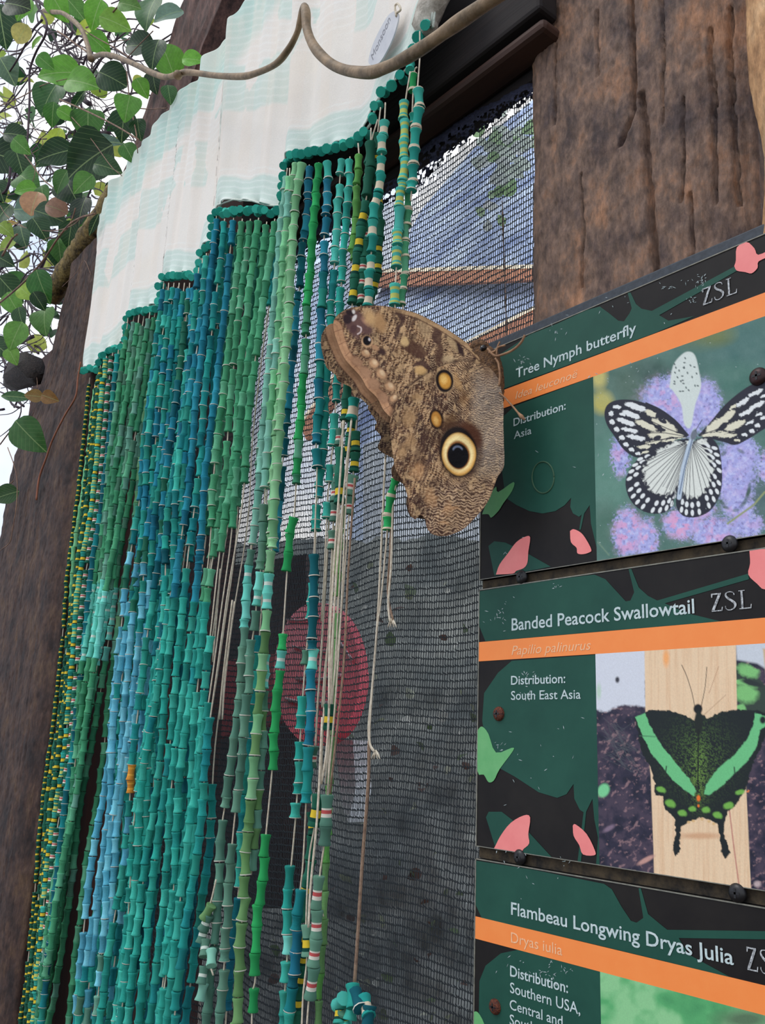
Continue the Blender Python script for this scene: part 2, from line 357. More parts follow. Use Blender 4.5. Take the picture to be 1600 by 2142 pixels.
# torn top left corner and a hole
def keep(Pm):
    pr = project(Pm); px, py = pr[..., 0], pr[..., 1]
    top = np.interp(px, [440, 640, 700, 790, 840, 880, 950, 1100], [600, 545, 505, 430, 405, 385, 310, 205]) + 14 * (fbm(px / 14, py / 14, 3) - .5)
    hole = ((px - 842) / 48) ** 2 + ((py - 345 - (842 - px) * 0.65) / 16) ** 2 < 1
    return (py > top) & ~hole & ~((fbm(px / 9, py / 9, 13, 2) > 0.6) & (py < top + 26))
kp = keep(A0)
S = np.concatenate([a[kp] for a, b, r in segs]); E_ = np.concatenate([b[kp] for a, b, r in segs]); Rr = np.concatenate([np.full(kp.sum(), r) for a, b, r in segs])
def prisms(S, E_, Rr):
    t = E_ - S; t /= np.linalg.norm(t, axis=1)[:, None] + 1e-12; u = np.cross(t, [0, 1.0, 0]); u /= np.linalg.norm(u, axis=1)[:, None] + 1e-12; w = np.cross(t, u)
    V = []
    for P0 in (S, E_):
        for k in range(3):
            a = 2 * math.pi * k / 3 + 0.5; V.append(P0 + Rr[:, None] * (math.cos(a) * u + math.sin(a) * w))
    V = np.stack(V, 1).reshape(-1, 3); n = len(S); b = np.arange(n)[:, None] * 6
    q = np.concatenate([b + np.array([[k, (k + 1) % 3, 3 + (k + 1) % 3, 3 + k]]) for k in range(3)])
    return V, q
V, q = prisms(S, E_, Rr)
ns_ = empty('netting_screen', 'dark knitted shade netting stretched under the lintel beside the signs', 'netting', (x0n, YN, z1n))
tag(mesh('net_threads', V, q, M_NET, ns_, smooth=False), kind='stuff')
# rolled, tattered selvedge under the lintel
hx = np.linspace(442, 1130, 340); htop = -16 + np.interp(hx, [440, 640, 700, 790, 810, 850, 880, 950, 1100], [568, 505, 455, 400, 378, 330, 312, 268, 190])
hbot = np.interp(hx, [440, 640, 700, 790, 840, 880, 950, 1100], [604, 548, 508, 436, 408, 388, 312, 212]) + 10 * (fbm(hx / 11, hx * 0, 4) - .5) * 2
vv = np.linspace(0, 1, 34)[:, None]; PX = hx[None] + 0 * vv; PY = htop[None] * (1 - vv) + hbot[None] * vv
yy = YN - 0.004 - 0.006 * np.sin(vv * math.pi) + 0.004 * (fbm(PX / 12, PY / 5, 8) - .5)
hp = P(PX, PY, yy)
hole = (((PX - 838) / 46) ** 2 + ((PY - 352 - (838 - PX) * 0.62) / 13) ** 2 < 1)
hole |= (((PX - 655) / 26) ** 2 + ((PY - 537 - (655 - PX) * 0.62) / 9) ** 2 < 1)
fray = (fbm(PX / 4, PY / 5, 21, 2) > 0.64) & (vv + 0 * PX > 0.35)
grid('rolled_edge', hp, mat('navy_net_edge', (22, 24, 40), (52, 56, 84), scale=400, bump=0.8), ns_, mask=~(hole | fray))

# ------------------------------------------------------------------ world beyond the netting
yo = 0.42
bx = np.linspace(420, 1200, 160); bt = 1128 + 22 * (fbm(bx / 40, bx * 0, 5) - .5) * 2
PX = bx[None] + np.zeros((60, 1)); vv = np.linspace(0, 1, 60)[:, None]; PY = bt[None] * (1 - vv) + 2500 * vv
yy = 0.80 - 0.62 * vv + 0.05 * (fbm(PX / 60, PY / 60, 6) - .5)
ob = grid('undergrowth_bank', P(PX, PY, yy), mat('dull_grey_green_bank', (92, 100, 100), (150, 154, 148), scale=7, bump=0.6))
tag(ob, 'dull grey-green sloping bank seen low through the netting', 'bank')
def PT(px, py, y, k=0.0, z0=1.5):
    """point of the plane y = y0 + k (z - z0), leaning back for k > 0"""
    px = np.asarray(px, float); py = np.asarray(py, float); c = np.stack([(px - CX) / F_PX, (py - CY) / F_PX, np.ones_like(px)], -1); d = c @ ROT.T
    n = np.array([0, 1.0, -k]); o = np.array([0, y, z0]); t = ((o - CAM) @ n) / (d @ n); return CAM + d * t[..., None]
def slab(name, pp, y, th, m, label, cat, parent=None, slant=0.0, pyc=0):
    a = np.array([PT(p[0], p[1], y, slant) for p in pp]); b = a + np.array([0, th, 0]); n = len(pp)
    f = [tuple(range(n)), tuple(range(2 * n - 1, n - 1, -1))] + [(k, k + n, (k + 1) % n + n, (k + 1) % n) for k in range(n)]
    o = mesh(name, np.vstack([a, b]), f, m, parent, smooth=False)
    if label: tag(o, label, cat)
    return o
slab('dark_panel', [(430, 1190), (640, 1160), (640, 1900), (430, 1900)], yo - 0.10, 0.01, mat('dark_brown_board', (50, 38, 40), (92, 72, 66), scale=12), 'near-black board low behind the netting beside the strands', 'board')  # plain dark brown board low behind the netting
slab('red_tray', [(446, 1385), (596, 1365), (598, 1505), (448, 1545)], yo - 0.16, 0.012, mat('dull_red_plastic', (150, 24, 32), (186, 40, 48), scale=8), 'dull red tray behind the netting, left of the round red disc', 'tray', slant=0.8)
# round red disc
ang = np.linspace(0, 2 * np.pi, 48, endpoint=False)
dk = slab('red_disc', [(662 + 90 * math.cos(t), 1410 + 150 * math.sin(t)) for t in ang], yo - 0.215, 0.012, mat('red_plastic', (236, 34, 58), (255, 70, 92), scale=7, rough=0.4), None, None, slant=0.8)
tag(dk, 'bright round red disc seen through the netting behind the strands', 'disc')
for k, (a, b, c) in enumerate([((600, 1296), (668, 1288), 3), ((612, 1352), (700, 1360), 3), ((620, 1420), (712, 1412), 4), ((598, 1462), (690, 1470), 4), ((690, 1300), (736, 1380), 3)]):
    pts = PT([a[0], (a[0] + b[0]) / 2, b[0]], [a[1], (a[1] + b[1]) / 2 + 6, b[1]], yo - 0.218, 0.8)
    tube('pale_scratch', spline(pts, 4), 0.0011 * c / 2, mat('pale_scratch_%d' % k, (236, 200, 204)) if k == 0 else bpy.data.materials['pale_scratch_0'], dk, 5)
slab('white_tub', [(700, 1548), (738, 1548), (744, 1650), (728, 1720), (716, 1690)], yo - 0.17, 0.02, mat('white_plastic', (210, 214, 214)), 'white tub edge behind the netting under the red disc', 'tub', slant=0.6)
# blue-grey sheeting and timber rails outside
M_SHEET = mat('blue_grey_sheeting', (92, 116, 168), (206, 222, 242), scale=3.2, rough=0.5)
sh_ = slab('greenhouse_sheet', [(1000, 300), (1150, 180), (1150, 1500), (735, 1500), (735, 900), (780, 640), (880, 440)], 0.70, 0.01, M_SHEET, 'blue-grey greenhouse sheeting behind the netting by the post', 'sheet', slant=0.7)
slab('grey_panel', [(760, 930), (1150, 800), (1150, 1150), (760, 1150)], 0.66, 0.01, mat('dim_grey_panel', (150, 158, 168), (186, 192, 196), scale=6), 'dim grey panel low behind the netting next to the butterfly', 'panel', slant=0.7)
M_RAIL = mat('orange_timber', (150, 92, 66), (196, 130, 92), scale=12, stretch=(0.3, 1, 2))
M_RTOP = mat('pale_timber_edge', (244, 226, 196))  # paler strip along the upper edge of each rail
for lab, a, b in [('orange-brown timber rail crossing level behind the netting', [(740, 572), (1150, 560), (1150, 584), (740, 602)], [(740, 564), (1150, 552), (1150, 560), (740, 572)]),
                  ('orange-brown timber rail rising towards the post behind the netting', [(960, 728), (1150, 630), (1150, 690), (960, 780)], [(960, 721), (1150, 622), (1150, 630), (960, 728)]),
                  ('orange-brown timber brace glimpsed between the strands left of the butterfly', [(628, 890), (760, 700), (790, 715), (640, 920)], [(626, 884), (758, 694), (760, 700), (628, 890)])]:
    r_ = slab('timber_rail', a, 0.63, 0.022, M_RAIL, lab, 'rail', slant=0.7); slab('pale_edge', b, 0.626, 0.025, M_RTOP, None, None, r_, slant=0.7)
# ------------------------------------------------------------------ signs
def outline_slab(name, wp, th, m, parent, yb=None):
    a = np.asarray(wp, float); n = len(a); b = a + np.array([0, th, 0])
    f = [tuple(range(n))[::-1], tuple(range(n, 2 * n))] + [(k, k + n, (k + 1) % n + n, (k + 1) % n)[::-1] for k in range(n)]
    return mesh(name, np.vstack([a, b]), f, m, parent, smooth=False)
bpy_area = lambda a: 0.5 * sum(a[k][0] * a[(k + 1) % len(a)][2] - a[(k + 1) % len(a)][0] * a[k][2] for k in range(len(a)))
def decal(name, pts, m, parent, lift, sm=0, th=0.00012):
    """thin printed shape on the sign face, outline given in photograph pixels"""
    pts = np.asarray(pts, float)
    if sm: pts = spline(np.vstack([pts, pts[:1]]), sm)[:-1]
    w = P(pts[:, 0], pts[:, 1], 0.0); w[:, 1] = -lift
    w = w.copy(); w[:, 1] = -lift
    from mathutils.geometry import tessellate_polygon
    tris = tessellate_polygon([[Vector((p[0], p[2], 0)) for p in w]])
    f = []
    for t in tris:
        a, b, c = (w[i] for i in t)
        s = (b[0] - a[0]) * (c[2] - a[2]) - (b[2] - a[2]) * (c[0] - a[0])
        f.append(tuple(t) if s > 0 else tuple(t[::-1]))
    return mesh(name, w, f, m, parent, smooth=False)
pm = lambda n, c, r=0.42, s=0.4, g=None: mat(n, c, g or c, scale=60, rough=r, spec=s)
M_BLK = mat('sign_black_print', (22, 19, 20), (34, 31, 29), scale=25, rough=0.5, spec=0.2)
M_GRN = mat('sign_green_print', (24, 72, 60), (32, 82, 68), scale=25, rough=0.5, spec=0.25)
M_ORG = pm('sign_orange_print', (250, 140, 66), g=(252, 146, 72)); M_PNK = pm('sign_pink_print', (240, 132, 130), g=(246, 142, 138)); M_LGR = pm('sign_light_green_print', (94, 170, 104), g=(110, 180, 116))
M_TXT = mat('sign_white_lettering', (206, 220, 220), (176, 196, 198), scale=700); M_TX2 = mat('sign_pale_lettering', (250, 200, 156), (240, 178, 130), scale=500); M_ZSL = mat('worn_white_lettering', (214, 218, 220), (96, 98, 102), scale=900)
M_FRAME = mat('dark_slate_frame', (34, 42, 52), (52, 60, 70), scale=300, rough=0.6); M_GRIME = mat('grimy_black_strip', (22, 19, 17), (74, 62, 44), scale=120, rough=0.9, bump=0.5)
M_EDGE = mat('clear_panel_edge', (104, 104, 96), (140, 138, 124), scale=200, rough=0.3)
M_SCREW = mat('rusty_screw', (60, 32, 28), (122, 62, 38), scale=600, metal=0.3, rough=0.6, bump=0.6); M_KNOB = mat('black_screw_head', (14, 14, 18), (30, 28, 30), rough=0.4)
XL, XRS = Xw(1000, 1500), -0.150
zt1, zb1 = Z(1100, 701), Z(1003, 1213.7); zt2, zb2 = Z(1003, 1233.5), Z(996, 1770); zt3 = Z(998, 1795.5); zb3 = zt3 - (zt2 - zb2)
zbt = Z(1100, 683, 0.004)
bo = empty('sign_backing_board', 'dark slate backing board that carries the three butterfly signs', 'board', (XL, 0.012, zb3))
box('board', XL - 0.001, XRS + .002, 0.004, 0.0155, zb3 - 0.01, zbt, M_FRAME, bo, bev=0.001)
for k, (za, zb_) in enumerate([(zb1, zt2), (zb2, zt3)]):
    box('grimy_strip', XL, XRS, 0.0025, 0.004, zb_ + 0.0003, za - 0.0003, M_GRIME, bo)
def text(name, body, a, b, m, parent, lift=0.00045, bold=0.0, shear=0.0, capz=None, name_w=None):
    """lettering on the sign face from photograph pixel a (left end of the baseline) to b (right end)"""
    A, B = P(*a), P(*b); w = B[0] - A[0]
    cu = bpy.data.curves.new(name, 'FONT'); cu.body = body; cu.size = 1.0; cu.offset = bold; cu.shear = shear; cu.resolution_u = 3; cu.extrude = 0.0
    to = bpy.data.objects.new(name, cu); SC.collection.objects.link(to); bpy.context.view_layer.update()
    dg = bpy.context.evaluated_depsgraph_get(); me = bpy.data.meshes.new_from_object(to.evaluated_get(dg)); SC.collection.objects.unlink(to); bpy.data.objects.remove(to)
    n = len(me.vertices); co = np.empty(n * 3, np.float32); me.vertices.foreach_get('co', co); co = co.reshape(-1, 3)
    sx = w / (co[:, 0].max() - co[:, 0].min()); x = (co[:, 0] - co[:, 0].min()) * sx; z = co[:, 1] * (capz / 0.72)
    nc = np.stack([A[0] + x, np.full(n, -lift), (A[2] + B[2]) / 2 + z], -1)
    me.vertices.foreach_set('co', nc.astype(np.float32).ravel()); me.materials.clear(); me.materials.append(m); me.update()
    o = bpy.data.objects.new(name, me); link(o); attach(o, parent); return o
def zsl(a, b, h, parent, m=None):
    A, B = P(*a), P(*b); w = B[0] - A[0]; parts = []
    def quad(p): parts.append(p)
    u = w / 3.0
    def T(x, z): return (A[0] + x * w, -0.00045, A[2] + z * h)
    polys = [ # Z
        [(0.02, .90), (0.27, .90), (0.27, .97), (0.02, .97)], [(0.02, .76), (.045, .76), (.06, .90), (0.02, .90)], [(.20, .90), (.27, .90), (.09, .07), (.015, .07)], [(.015, 0), (.29, 0), (.29, .06), (.015, .06)], [(.265, .06), (.29, .06), (.30, .22), (.28, .22)],
        # L
        [(.76, .04), (.81, .04), (.81, .94), (.76, .94)], [(.71, .94), (.86, .94), (.86, .98), (.71, .98)], [(.71, 0), (1.0, 0), (1.0, .05), (.71, .05)], [(.975, .05), (1.0, .05), (1.01, .22), (.99, .22)]]
    V, Fc = [], []
    for p in polys:
        k = len(V); V += [T(*q) for q in p]; Fc.append((k, k + 1, k + 2, k + 3))
    s = spline([(.60, .78), (.58, .90), (.50, .97), (.41, .93), (.39, .80), (.44, .64), (.54, .48), (.61, .32), (.60, .14), (.51, .02), (.42, .03), (.375, .14), (.37, .24)], 5)
    tg = np.gradient(s, axis=0); tg /= np.linalg.norm(tg, axis=1)[:, None]; nn = np.stack([-tg[:, 1], tg[:, 0]], 1) * (0.012 + 0.022 * np.exp(-((np.linspace(0, 1, len(s)) - .5) / .2) ** 2))[:, None]
    k = len(V); V += [T(*q) for q in s + nn * [1, 1.6]] + [T(*q) for q in s - nn * [1, 1.6]]; n = len(s)
    Fc += [(k + i, k + n + i, k + n + i + 1, k + i + 1) for i in range(n - 1)]
    return mesh('initials', V, Fc, m or M_ZSL, parent, smooth=False)
def zs(pts, ox, oy, s): return [(ox + x / s, oy + y / s) for x, y in pts]
S1 = lambda pts: zs(pts, 980, 460, 2.5806); S2 = lambda pts: zs(pts, 980, 1140, 2.5806); S3 = lambda pts: zs(pts, 960, 1700, 2.5)
def sign(label, zt, zb, pars):
    s = empty('butterfly_sign', label, 'sign', (XL, 0.0, zb))
    p = box('panel', XL, XRS, 0.0, 0.0035, zb, zt, M_BLK, s)
    e = box('panel_edge', XL - .0004, XRS, -0.0004, 0.0001, zt - 0.0006, zt, M_EDGE, s); box('panel_edge', XL - 0.0005, XL + 0.0002, -0.0004, 0.0035, zb, zt, M_EDGE, s); box('panel_edge', XL, XRS, -0.0004, 0.0035, zb, zb + 0.0004, M_EDGE, s)
    return s
def clipx(pts, zt=None, zb=None):   # keep outlines inside the panel
    w = P([a for a, b in pts], [b for a, b in pts]); return w
def screw(name, px, py, r, m, parent, y=-0.001):
    c = P(px, py, y); n = 24; prof = [(0, -0.0016), (0.45, -0.0016), (0.8, -0.0010), (1.0, 0.0), (1.02, 0.001)]
    v, f = [], []
    for k, (a, d) in enumerate(prof):
        for j in range(n):
            t = 2 * math.pi * j / n; v.append((c[0] + a * r * math.cos(t), c[1] + d, c[2] + a * r * math.sin(t)))
    f = [(k * n + j, k * n + (j + 1) % n, (k + 1) * n + (j + 1) % n, (k + 1) * n + j) for k in range(len(prof) - 1) for j in range(n)]
    o = mesh(name, v, f, m, parent)
    g = mesh('cross_slot', *join_geo([(np.array([(c[0] + x * r, c[1] - 0.0018, c[2] + z * r) for x, z in q]), [(0, 1, 2, 3)]) for q in ([(-.5, -.12), (.5, -.12), (.5, .12), (-.5, .12)], [(-.12, -.5), (.12, -.5), (.12, .5), (-.12, .5)])]), M_KNOB, None, smooth=False)
    g.parent = o
    return o
def photo(name, x0, x1, zt, zb, paint, S, ox, oy, parent, step=0.00037):
    nu, nv = int((x1 - x0) / step), int((zt - zb) / step)
    X, ZZ = np.meshgrid(np.linspace(x0, x1, nu), np.linspace(zt, zb, nv)); pts = np.stack([X, np.full_like(X, -0.0003), ZZ], -1)
    pr = project(np.stack([X, np.zeros_like(X), ZZ], -1)); pt = Paint((pr[..., 0] - ox) * S, (pr[..., 1] - oy) * S, (70, 110, 100)); paint(pt)
    n = rng.random(X.shape)[..., None] * 0.08 + 0.96
    return grid(name, pts, M_PRINT, parent, col=pt.C * n)
def orange(s, a, b, zt_, zb_):
    o = box('orange_stripe', XL, XRS, -0.0003, 0.0, zb_, zt_, M_ORG, s); return o
# ---------- sign 1
def paint_nymph(p):
    x, y = p.x, p.y
    p.ell(1500, 700, 260, 180, (58, 104, 100), soft=1.2); p.ell(1450, 860, 160, 90, (62, 112, 100), soft=.8); p.ell(900, 900, 150, 140, (72, 100, 86), soft=1); p.ell(990, 820, 90, 60, (44, 78, 70), soft=1)
    p.ell(705, 850, 40, 60, (202, 190, 110), soft=1); p.ell(725, 985, 55, 60, (190, 180, 90), soft=.8); p.ell(760, 1400, 110, 260, (86, 134, 118), soft=.8); p.ell(740, 1650, 80, 130, (66, 108, 92), soft=.8)
    p.ell(1240, 600, 150, 80, (92, 112, 74), soft=1.2); p.ell(1330, 620, 90, 50, (104, 116, 60), soft=1.2); p.ell(1560, 1500, 90, 120, (66, 92, 96), soft=1)
    p.blend(0.25 * fbm(x / 60, y / 60, 3), (150, 180, 170))
    for cx, cy, rx, ry, pk in [(1130, 960, 190, 120, .5), (1290, 1000, 70, 120, .2), (1180, 1080, 90, 90, .1), (820, 1270, 45, 110, .5), (860, 1690, 75, 130, .8), (960, 1730, 60, 110, .7), (1150, 1640, 95, 80, .9), (1320, 1690, 110, 90, .6), (1500, 1650, 90, 70, .3), (1440, 1370, 110, 190, .15), (1500, 1260, 60, 90, .1), (1460, 1560, 80, 60, .3), (1600, 1330, 40, 80, .3), (1250, 1560, 80, 50, .6)]:
        p.ell(cx, cy, rx, ry, (170, 172, 228), warp=46, ws=9, soft=.35)
        X = fbm(x / 14, y / 14, cx) ; sel = np.exp(-(((x - cx) / rx) ** 2 + ((y - cy) / ry) ** 2) ** 2)
        p.blend(sel * np.clip((X - .5) * 5, 0, 1) * .8, (205, 208, 246)); p.blend(sel * np.clip((fbm(x / 30, y / 30, cy) - .45) * 6, 0, 1) * pk, (228, 164, 204)); p.blend(sel * np.clip((.36 - X) * 8, 0, 1) * .6, (104, 96, 150))
    for k in range(16):
        a = random.uniform(0, 6.28); cx, cy = 1430 + 90 * math.cos(a), 1400 + 170 * math.sin(a); p.ell(cx, cy, 9, 20, (60, 90, 70), ang=math.degrees(a), soft=.8, op=.6)
    p.line([(1600, 1470), (1540, 1540), (1400, 1640)], 5, (150, 160, 110), 6); p.line([(700, 1740), (760, 1810)], 4, (110, 140, 120), 6)
    # second butterfly
    p.poly([(1085, 905), (1105, 790), (1150, 730), (1190, 712), (1225, 735), (1248, 830), (1256, 905), (1225, 1000), (1200, 1120), (1165, 1100), (1150, 1000), (1110, 930)], (214, 224, 218), 8, sm=4)
    for k in range(26): p.ell(random.uniform(1105, 1240), random.uniform(740, 930), 7, 4, (60, 80, 80), ang=random.uniform(0, 90), soft=.6, op=.85)
    CR, BK, WH = (228, 224, 200), (36, 38, 52), (232, 236, 236)
    def wing(base, out, inner_col, cells, inset=0.86, band=True, cell=(14, 22)):
        p.poly(out, inner_col, 3, sm=4)
        o = spline(np.vstack([out, out[:1]]), 4)[:-1]; sel = (x > o[:, 0].min() - 5) & (x < o[:, 0].max() + 5) & (y > o[:, 1].min() - 5) & (y < o[:, 1].max() + 5)
        return o, sel
    base = (1205, 1168)
    # left forewing
    LF = [(1185, 1165), (1120, 1090), (1040, 1030), (960, 992), (880, 972), (800, 974), (750, 1000), (735, 1050), (750, 1110), (790, 1170), (830, 1230), (870, 1265), (920, 1285), (975, 1270), (1050, 1225), (1120, 1190)]
    p.poly(LF, BK, 3, sm=4)
    for c in [(905, 1010, 62, 17, 18), (985, 1045, 30, 16, 30), (880, 1052, 50, 15, 22), (800, 1010, 22, 12, 10), (852, 1092, 52, 14, 20), (770, 1045, 10, 16, 0), (775, 1090, 12, 16, -20), (800, 1130, 12, 16, -25), (960, 1110, 60, 17, 25), (870, 1135, 46, 12, 12), (905, 1175, 52, 14, 10), (828, 1175, 13, 15, -30), (850, 1212, 12, 15, -35), (880, 1240, 12, 14, -40), (915, 1262, 12, 11, -50), (950, 1225, 36, 13, -5), (1070, 1110, 62, 22, 32), (1030, 1165, 60, 20, 4), (1000, 1200, 42, 11, -12), (1110, 1160, 62, 15, 14), (1090, 1190, 44, 8, -12), (955, 1255, 22, 8, -18), (830, 1050, 16, 10, 20), (1010, 1090, 24, 12, 40)]:
        p.ell(c[0], c[1], c[2], c[3], CR if c[0] > 930 else WH, ang=c[4], soft=.22, warp=8, ws=10)
    p.ell(1020, 1178, 22, 13, BK, -20); p.ell(1048, 1084, 26, 12, BK, 30); p.line([(1180, 1166), (1080, 1130), (960, 1075)], 2.2, BK, 3); p.line([(1180, 1170), (1060, 1150), (930, 1150)], 2, BK, 3); p.line([(1180, 1172), (1080, 1178), (960, 1205)], 2, BK, 3)
    p.line(spline([(1185, 1163), (1120, 1088), (1040, 1028), (960, 990)], 5), 5, BK, 3)
    # right forewing
    RF = [(1240, 1165), (1300, 1100), (1380, 1005), (1460, 935), (1540, 885), (1650, 850), (1680, 1060), (1580, 1140), (1500, 1190), (1440, 1216), (1380, 1200), (1300, 1180)]
    p.poly(RF, BK, 3, sm=4)
    for c in [(1330, 1110, 60, 22, -40), (1330, 1158, 70, 13, -6), (1400, 1060, 50, 20, -42), (1440, 1110, 60, 20, -24), (1400, 1165, 50, 13, -5), (1480, 985, 40, 14, -36), (1550, 935, 40, 13, -26), (1500, 1040, 44, 13, -30), (1560, 1000, 40, 14, -26), (1490, 1160, 14, 11, 0), (1530, 1140, 12, 14, 0), (1560, 1110, 12, 14, 20), (1590, 1070, 10, 14, 30), (1450, 1190, 16, 8, 0), (1600, 950, 26, 10, -20), (1520, 1095, 26, 9, -30), (1570, 1050, 20, 9, -30), (1430, 1010, 24, 9, -45)]:
        p.ell(c[0], c[1], c[2], c[3], CR if c[0] < 1480 else WH, ang=c[4], soft=.22, warp=8, ws=10)
    p.ell(1375, 1120, 26, 12, BK, -30); p.ell(1470, 955, 28, 12, BK, -50); p.ell(1395, 1020, 24, 9, BK, -40); p.line([(1245, 1165), (1350, 1130), (1470, 1060)], 2.2, BK, 3)
    # hindwings
    for out, mg in [([(1180, 1180), (1100, 1200), (1000, 1240), (925, 1285), (885, 1330), (853, 1390), (850, 1440), (868, 1500), (908, 1550), (970, 1582), (1040, 1585), (1090, 1560), (1112, 1500), (1140, 1400), (1180, 1300), (1205, 1200)],
                     [(905, 1300), (868, 1350), (850, 1410), (858, 1470), (885, 1525), (930, 1567), (985, 1588), (1045, 1585), (1092, 1555), (1112, 1500)]),
                    ([(1232, 1185), (1300, 1172), (1350, 1225), (1368, 1330), (1368, 1440), (1342, 1520), (1300, 1575), (1240, 1603), (1190, 1606), (1150, 1590), (1122, 1540), (1128, 1450), (1165, 1320), (1205, 1220)],
                     [(1352, 1240), (1366, 1300), (1371, 1370), (1366, 1440), (1345, 1510), (1305, 1565), (1250, 1600), (1192, 1605), (1148, 1588), (1124, 1540)])]:
        p.poly(out, BK, 3, sm=4); inn = (np.array(out) - [1200, 1200]) * 0.965 + [1200, 1200]
        q = (np.array(out) - [1190, 1230]) * 0.72 + [1190, 1230]; p.poly(q, (226, 230, 222), 12, sm=4, warp=26, ws=16)
        m_ = spline(mg, 3); L_ = np.linspace(0, len(m_) - 1, 13)
        for i in L_[:-1]:
            a = m_[int(i)]; bse = np.array([1200, 1190.]); d = bse - a; ln = np.linalg.norm(d); an = math.degrees(math.atan2(d[1], d[0]))
            c = a + d / ln * 24; p.ell(c[0], c[1], 17, 9, WH, an, soft=.3); c = a + d / ln * 66; p.ell(c[0], c[1], 16, 10, WH, an, soft=.3)
        for i in (L_[:-1] + L_[1:]) / 2:
            a = m_[int(i)]; d = np.array([1200, 1190.]) - a; p.line([a, a + d * 0.93], 1.6, BK, 3)
            c = a + d / np.linalg.norm(d) * 92; p.ell(c[0], c[1], 17, 7, BK, math.degrees(math.atan2(d[1], d[0])), soft=.5)
    for k in range(6): p.line([(1195, 1200), (1050 + k * 18, 1440 + k * 8)], 1.3, (70, 74, 84), 3)
    p.line([(1222, 1138), (1190, 1230), (1160, 1340), (1138, 1500)], 12, (190, 206, 222), 6); p.line([(1222, 1138), (1170, 1330), (1140, 1480)], 3, (90, 110, 140), 5); p.ell(1218, 1160, 16, 30, (110, 118, 130), 20, soft=.4)
    p.line([(1225, 1140), (1262, 1080)], 1.5, BK, 2)
    for k in range(60): p.ell(random.uniform(690, 1600), random.uniform(600, 1800), 2.2, 2.2, (220, 232, 230), soft=.6, op=.6)
s1 = sign('uppermost butterfly sign, headed Tree Nymph butterfly, beside the owl butterfly', zt1, zb1, None)
zo1, zo1b = Z(1300, 725.0), Z(1300, 765.5)
def zline(px, pts): return Z(px, pts)
zo1, zo1b = 0.5 * (Z(1042, 820.4) + Z(1600, 612.3)), 0.5 * (Z(1046, 857.2) + Z(1600, 661.5))
def addsign(s, S, zo, zob, tops, pinks, lg, xphoto, paint, ox, oy, sc, zb, lead):
    for nm, pts, m, lift, sm in tops: decal(nm, S(pts), m, s, lift, sm)
    box('orange_stripe', XL, XRS, -0.0003, 0.0, zob, zo, M_ORG, s)
    photo('printed_photograph', xphoto, XRS, zob, zb + 0.0004, paint, sc, ox, oy, s)
    for pts in pinks: decal('pink_butterfly_print', S(pts), M_PNK, s, 0.0004, 3)
    decal('light_green_butterfly_print', S(lg), M_LGR, s, 0.0004, 3)
def edgefix(o, zt, zb):   # keep every decal on its panel
    me = o.data; n = len(me.vertices); co = np.empty(n * 3, np.float32); me.vertices.foreach_get('co', co); co = co.reshape(-1, 3)
    co[:, 0] = np.clip(co[:, 0], XL + .0002, XRS - .0002); co[:, 2] = np.clip(co[:, 2], zb + 0.0004, zt - 0.0006); me.vertices.foreach_set('co', co.ravel()); me.update()
GR = M_GRN
addsign(s1, S1, zo1, zo1b, [
    ('green_silhouette', [(60, 960), (60, 780), (165, 730), (330, 620), (480, 560), (640, 482), (710, 468), (760, 505), (810, 545), (840, 548), (870, 505), (882, 478), (860, 395), (875, 392), (905, 455), (935, 480), (990, 492), (1440, 250), (1450, 275), (1030, 515), (1080, 545), (1220, 520), (1010, 610), (60, 960)][:-1], GR, 0.0002, 0),
    ('green_silhouette', [(680, 845), (250, 1005), (190, 1060), (175, 1300), (200, 1500), (260, 1540), (330, 1572), (400, 1585), (470, 1572), (520, 1540), (555, 1500), (550, 1550), (565, 1585), (598, 1603), (612, 1590), (598, 1672), (607, 1672), (625, 1585), (655, 1540), (662, 1640), (690, 1760), (715, 1830), (715, 1100)], GR, 0.0002, 0),
    ('green_silhouette', [(108, 1760), (140, 1735), (200, 1742), (300, 1790), (445, 1872), (300, 1900), (140, 1920)], GR, 0.0002, 0)],
    [[(150, 1915), (170, 1860), (215, 1800), (260, 1740), (310, 1710), (335, 1715), (325, 1790), (320, 1850), (300, 1880), (260, 1895), (240, 1910)],
     [(550, 1680), (570, 1670), (610, 1690), (640, 1730), (665, 1780), (655, 1795), (620, 1805), (590, 1800), (585, 1770), (555, 1740)],
     [(1436, 250), (1445, 220), (1450, 150), (1500, 118), (1545, 155), (1565, 190), (1640, 160), (1640, 190), (1568, 225), (1562, 260), (1530, 290), (1495, 283), (1450, 275)]],
    [(75, 1590), (110, 1500), (150, 1440), (162, 1470), (245, 1415), (238, 1462), (190, 1530), (165, 1570), (125, 1608), (110, 1590)],
    Xw(1243.5, 900), paint_nymph, 980, 460, 2.5806, zb1, None)
cz = lambda px, y1, y2: Z(px, y1) - Z(px, y2)
text('title_lettering', 'Tree Nymph butterfly', S1([(258, 853)])[0], S1([(908, 612)])[0], M_TXT, s1, bold=0.012, capz=cz(1085, 770, 790.5))
text('latin_lettering', 'Idea leuconoë', S1([(255, 968)])[0], S1([(590, 850)])[0], M_TX2, s1, shear=0.25, capz=cz(1085, 818, 834))
text('small_lettering', 'Distribution:', S1([(245, 1115)])[0], S1([(527, 1022)])[0], M_TXT, s1, bold=0.012, capz=cz(1085, 874, 890.5))
text('small_lettering', 'Asia', S1([(247, 1184)])[0], S1([(342, 1155)])[0], M_TXT, s1, bold=0.006, capz=cz(1085, 901, 917))
zsl(S1([(1265, 465)])[0], S1([(1450, 385)])[0], cz(1500, 603, 640), s1)
ringc = S1([(402, 1390)])[0]; rw = [P(ringc[0] + 23 * math.cos(t), ringc[1] + 33 * math.sin(t), -0.0004) for t in np.linspace(0, 2 * math.pi, 40)]
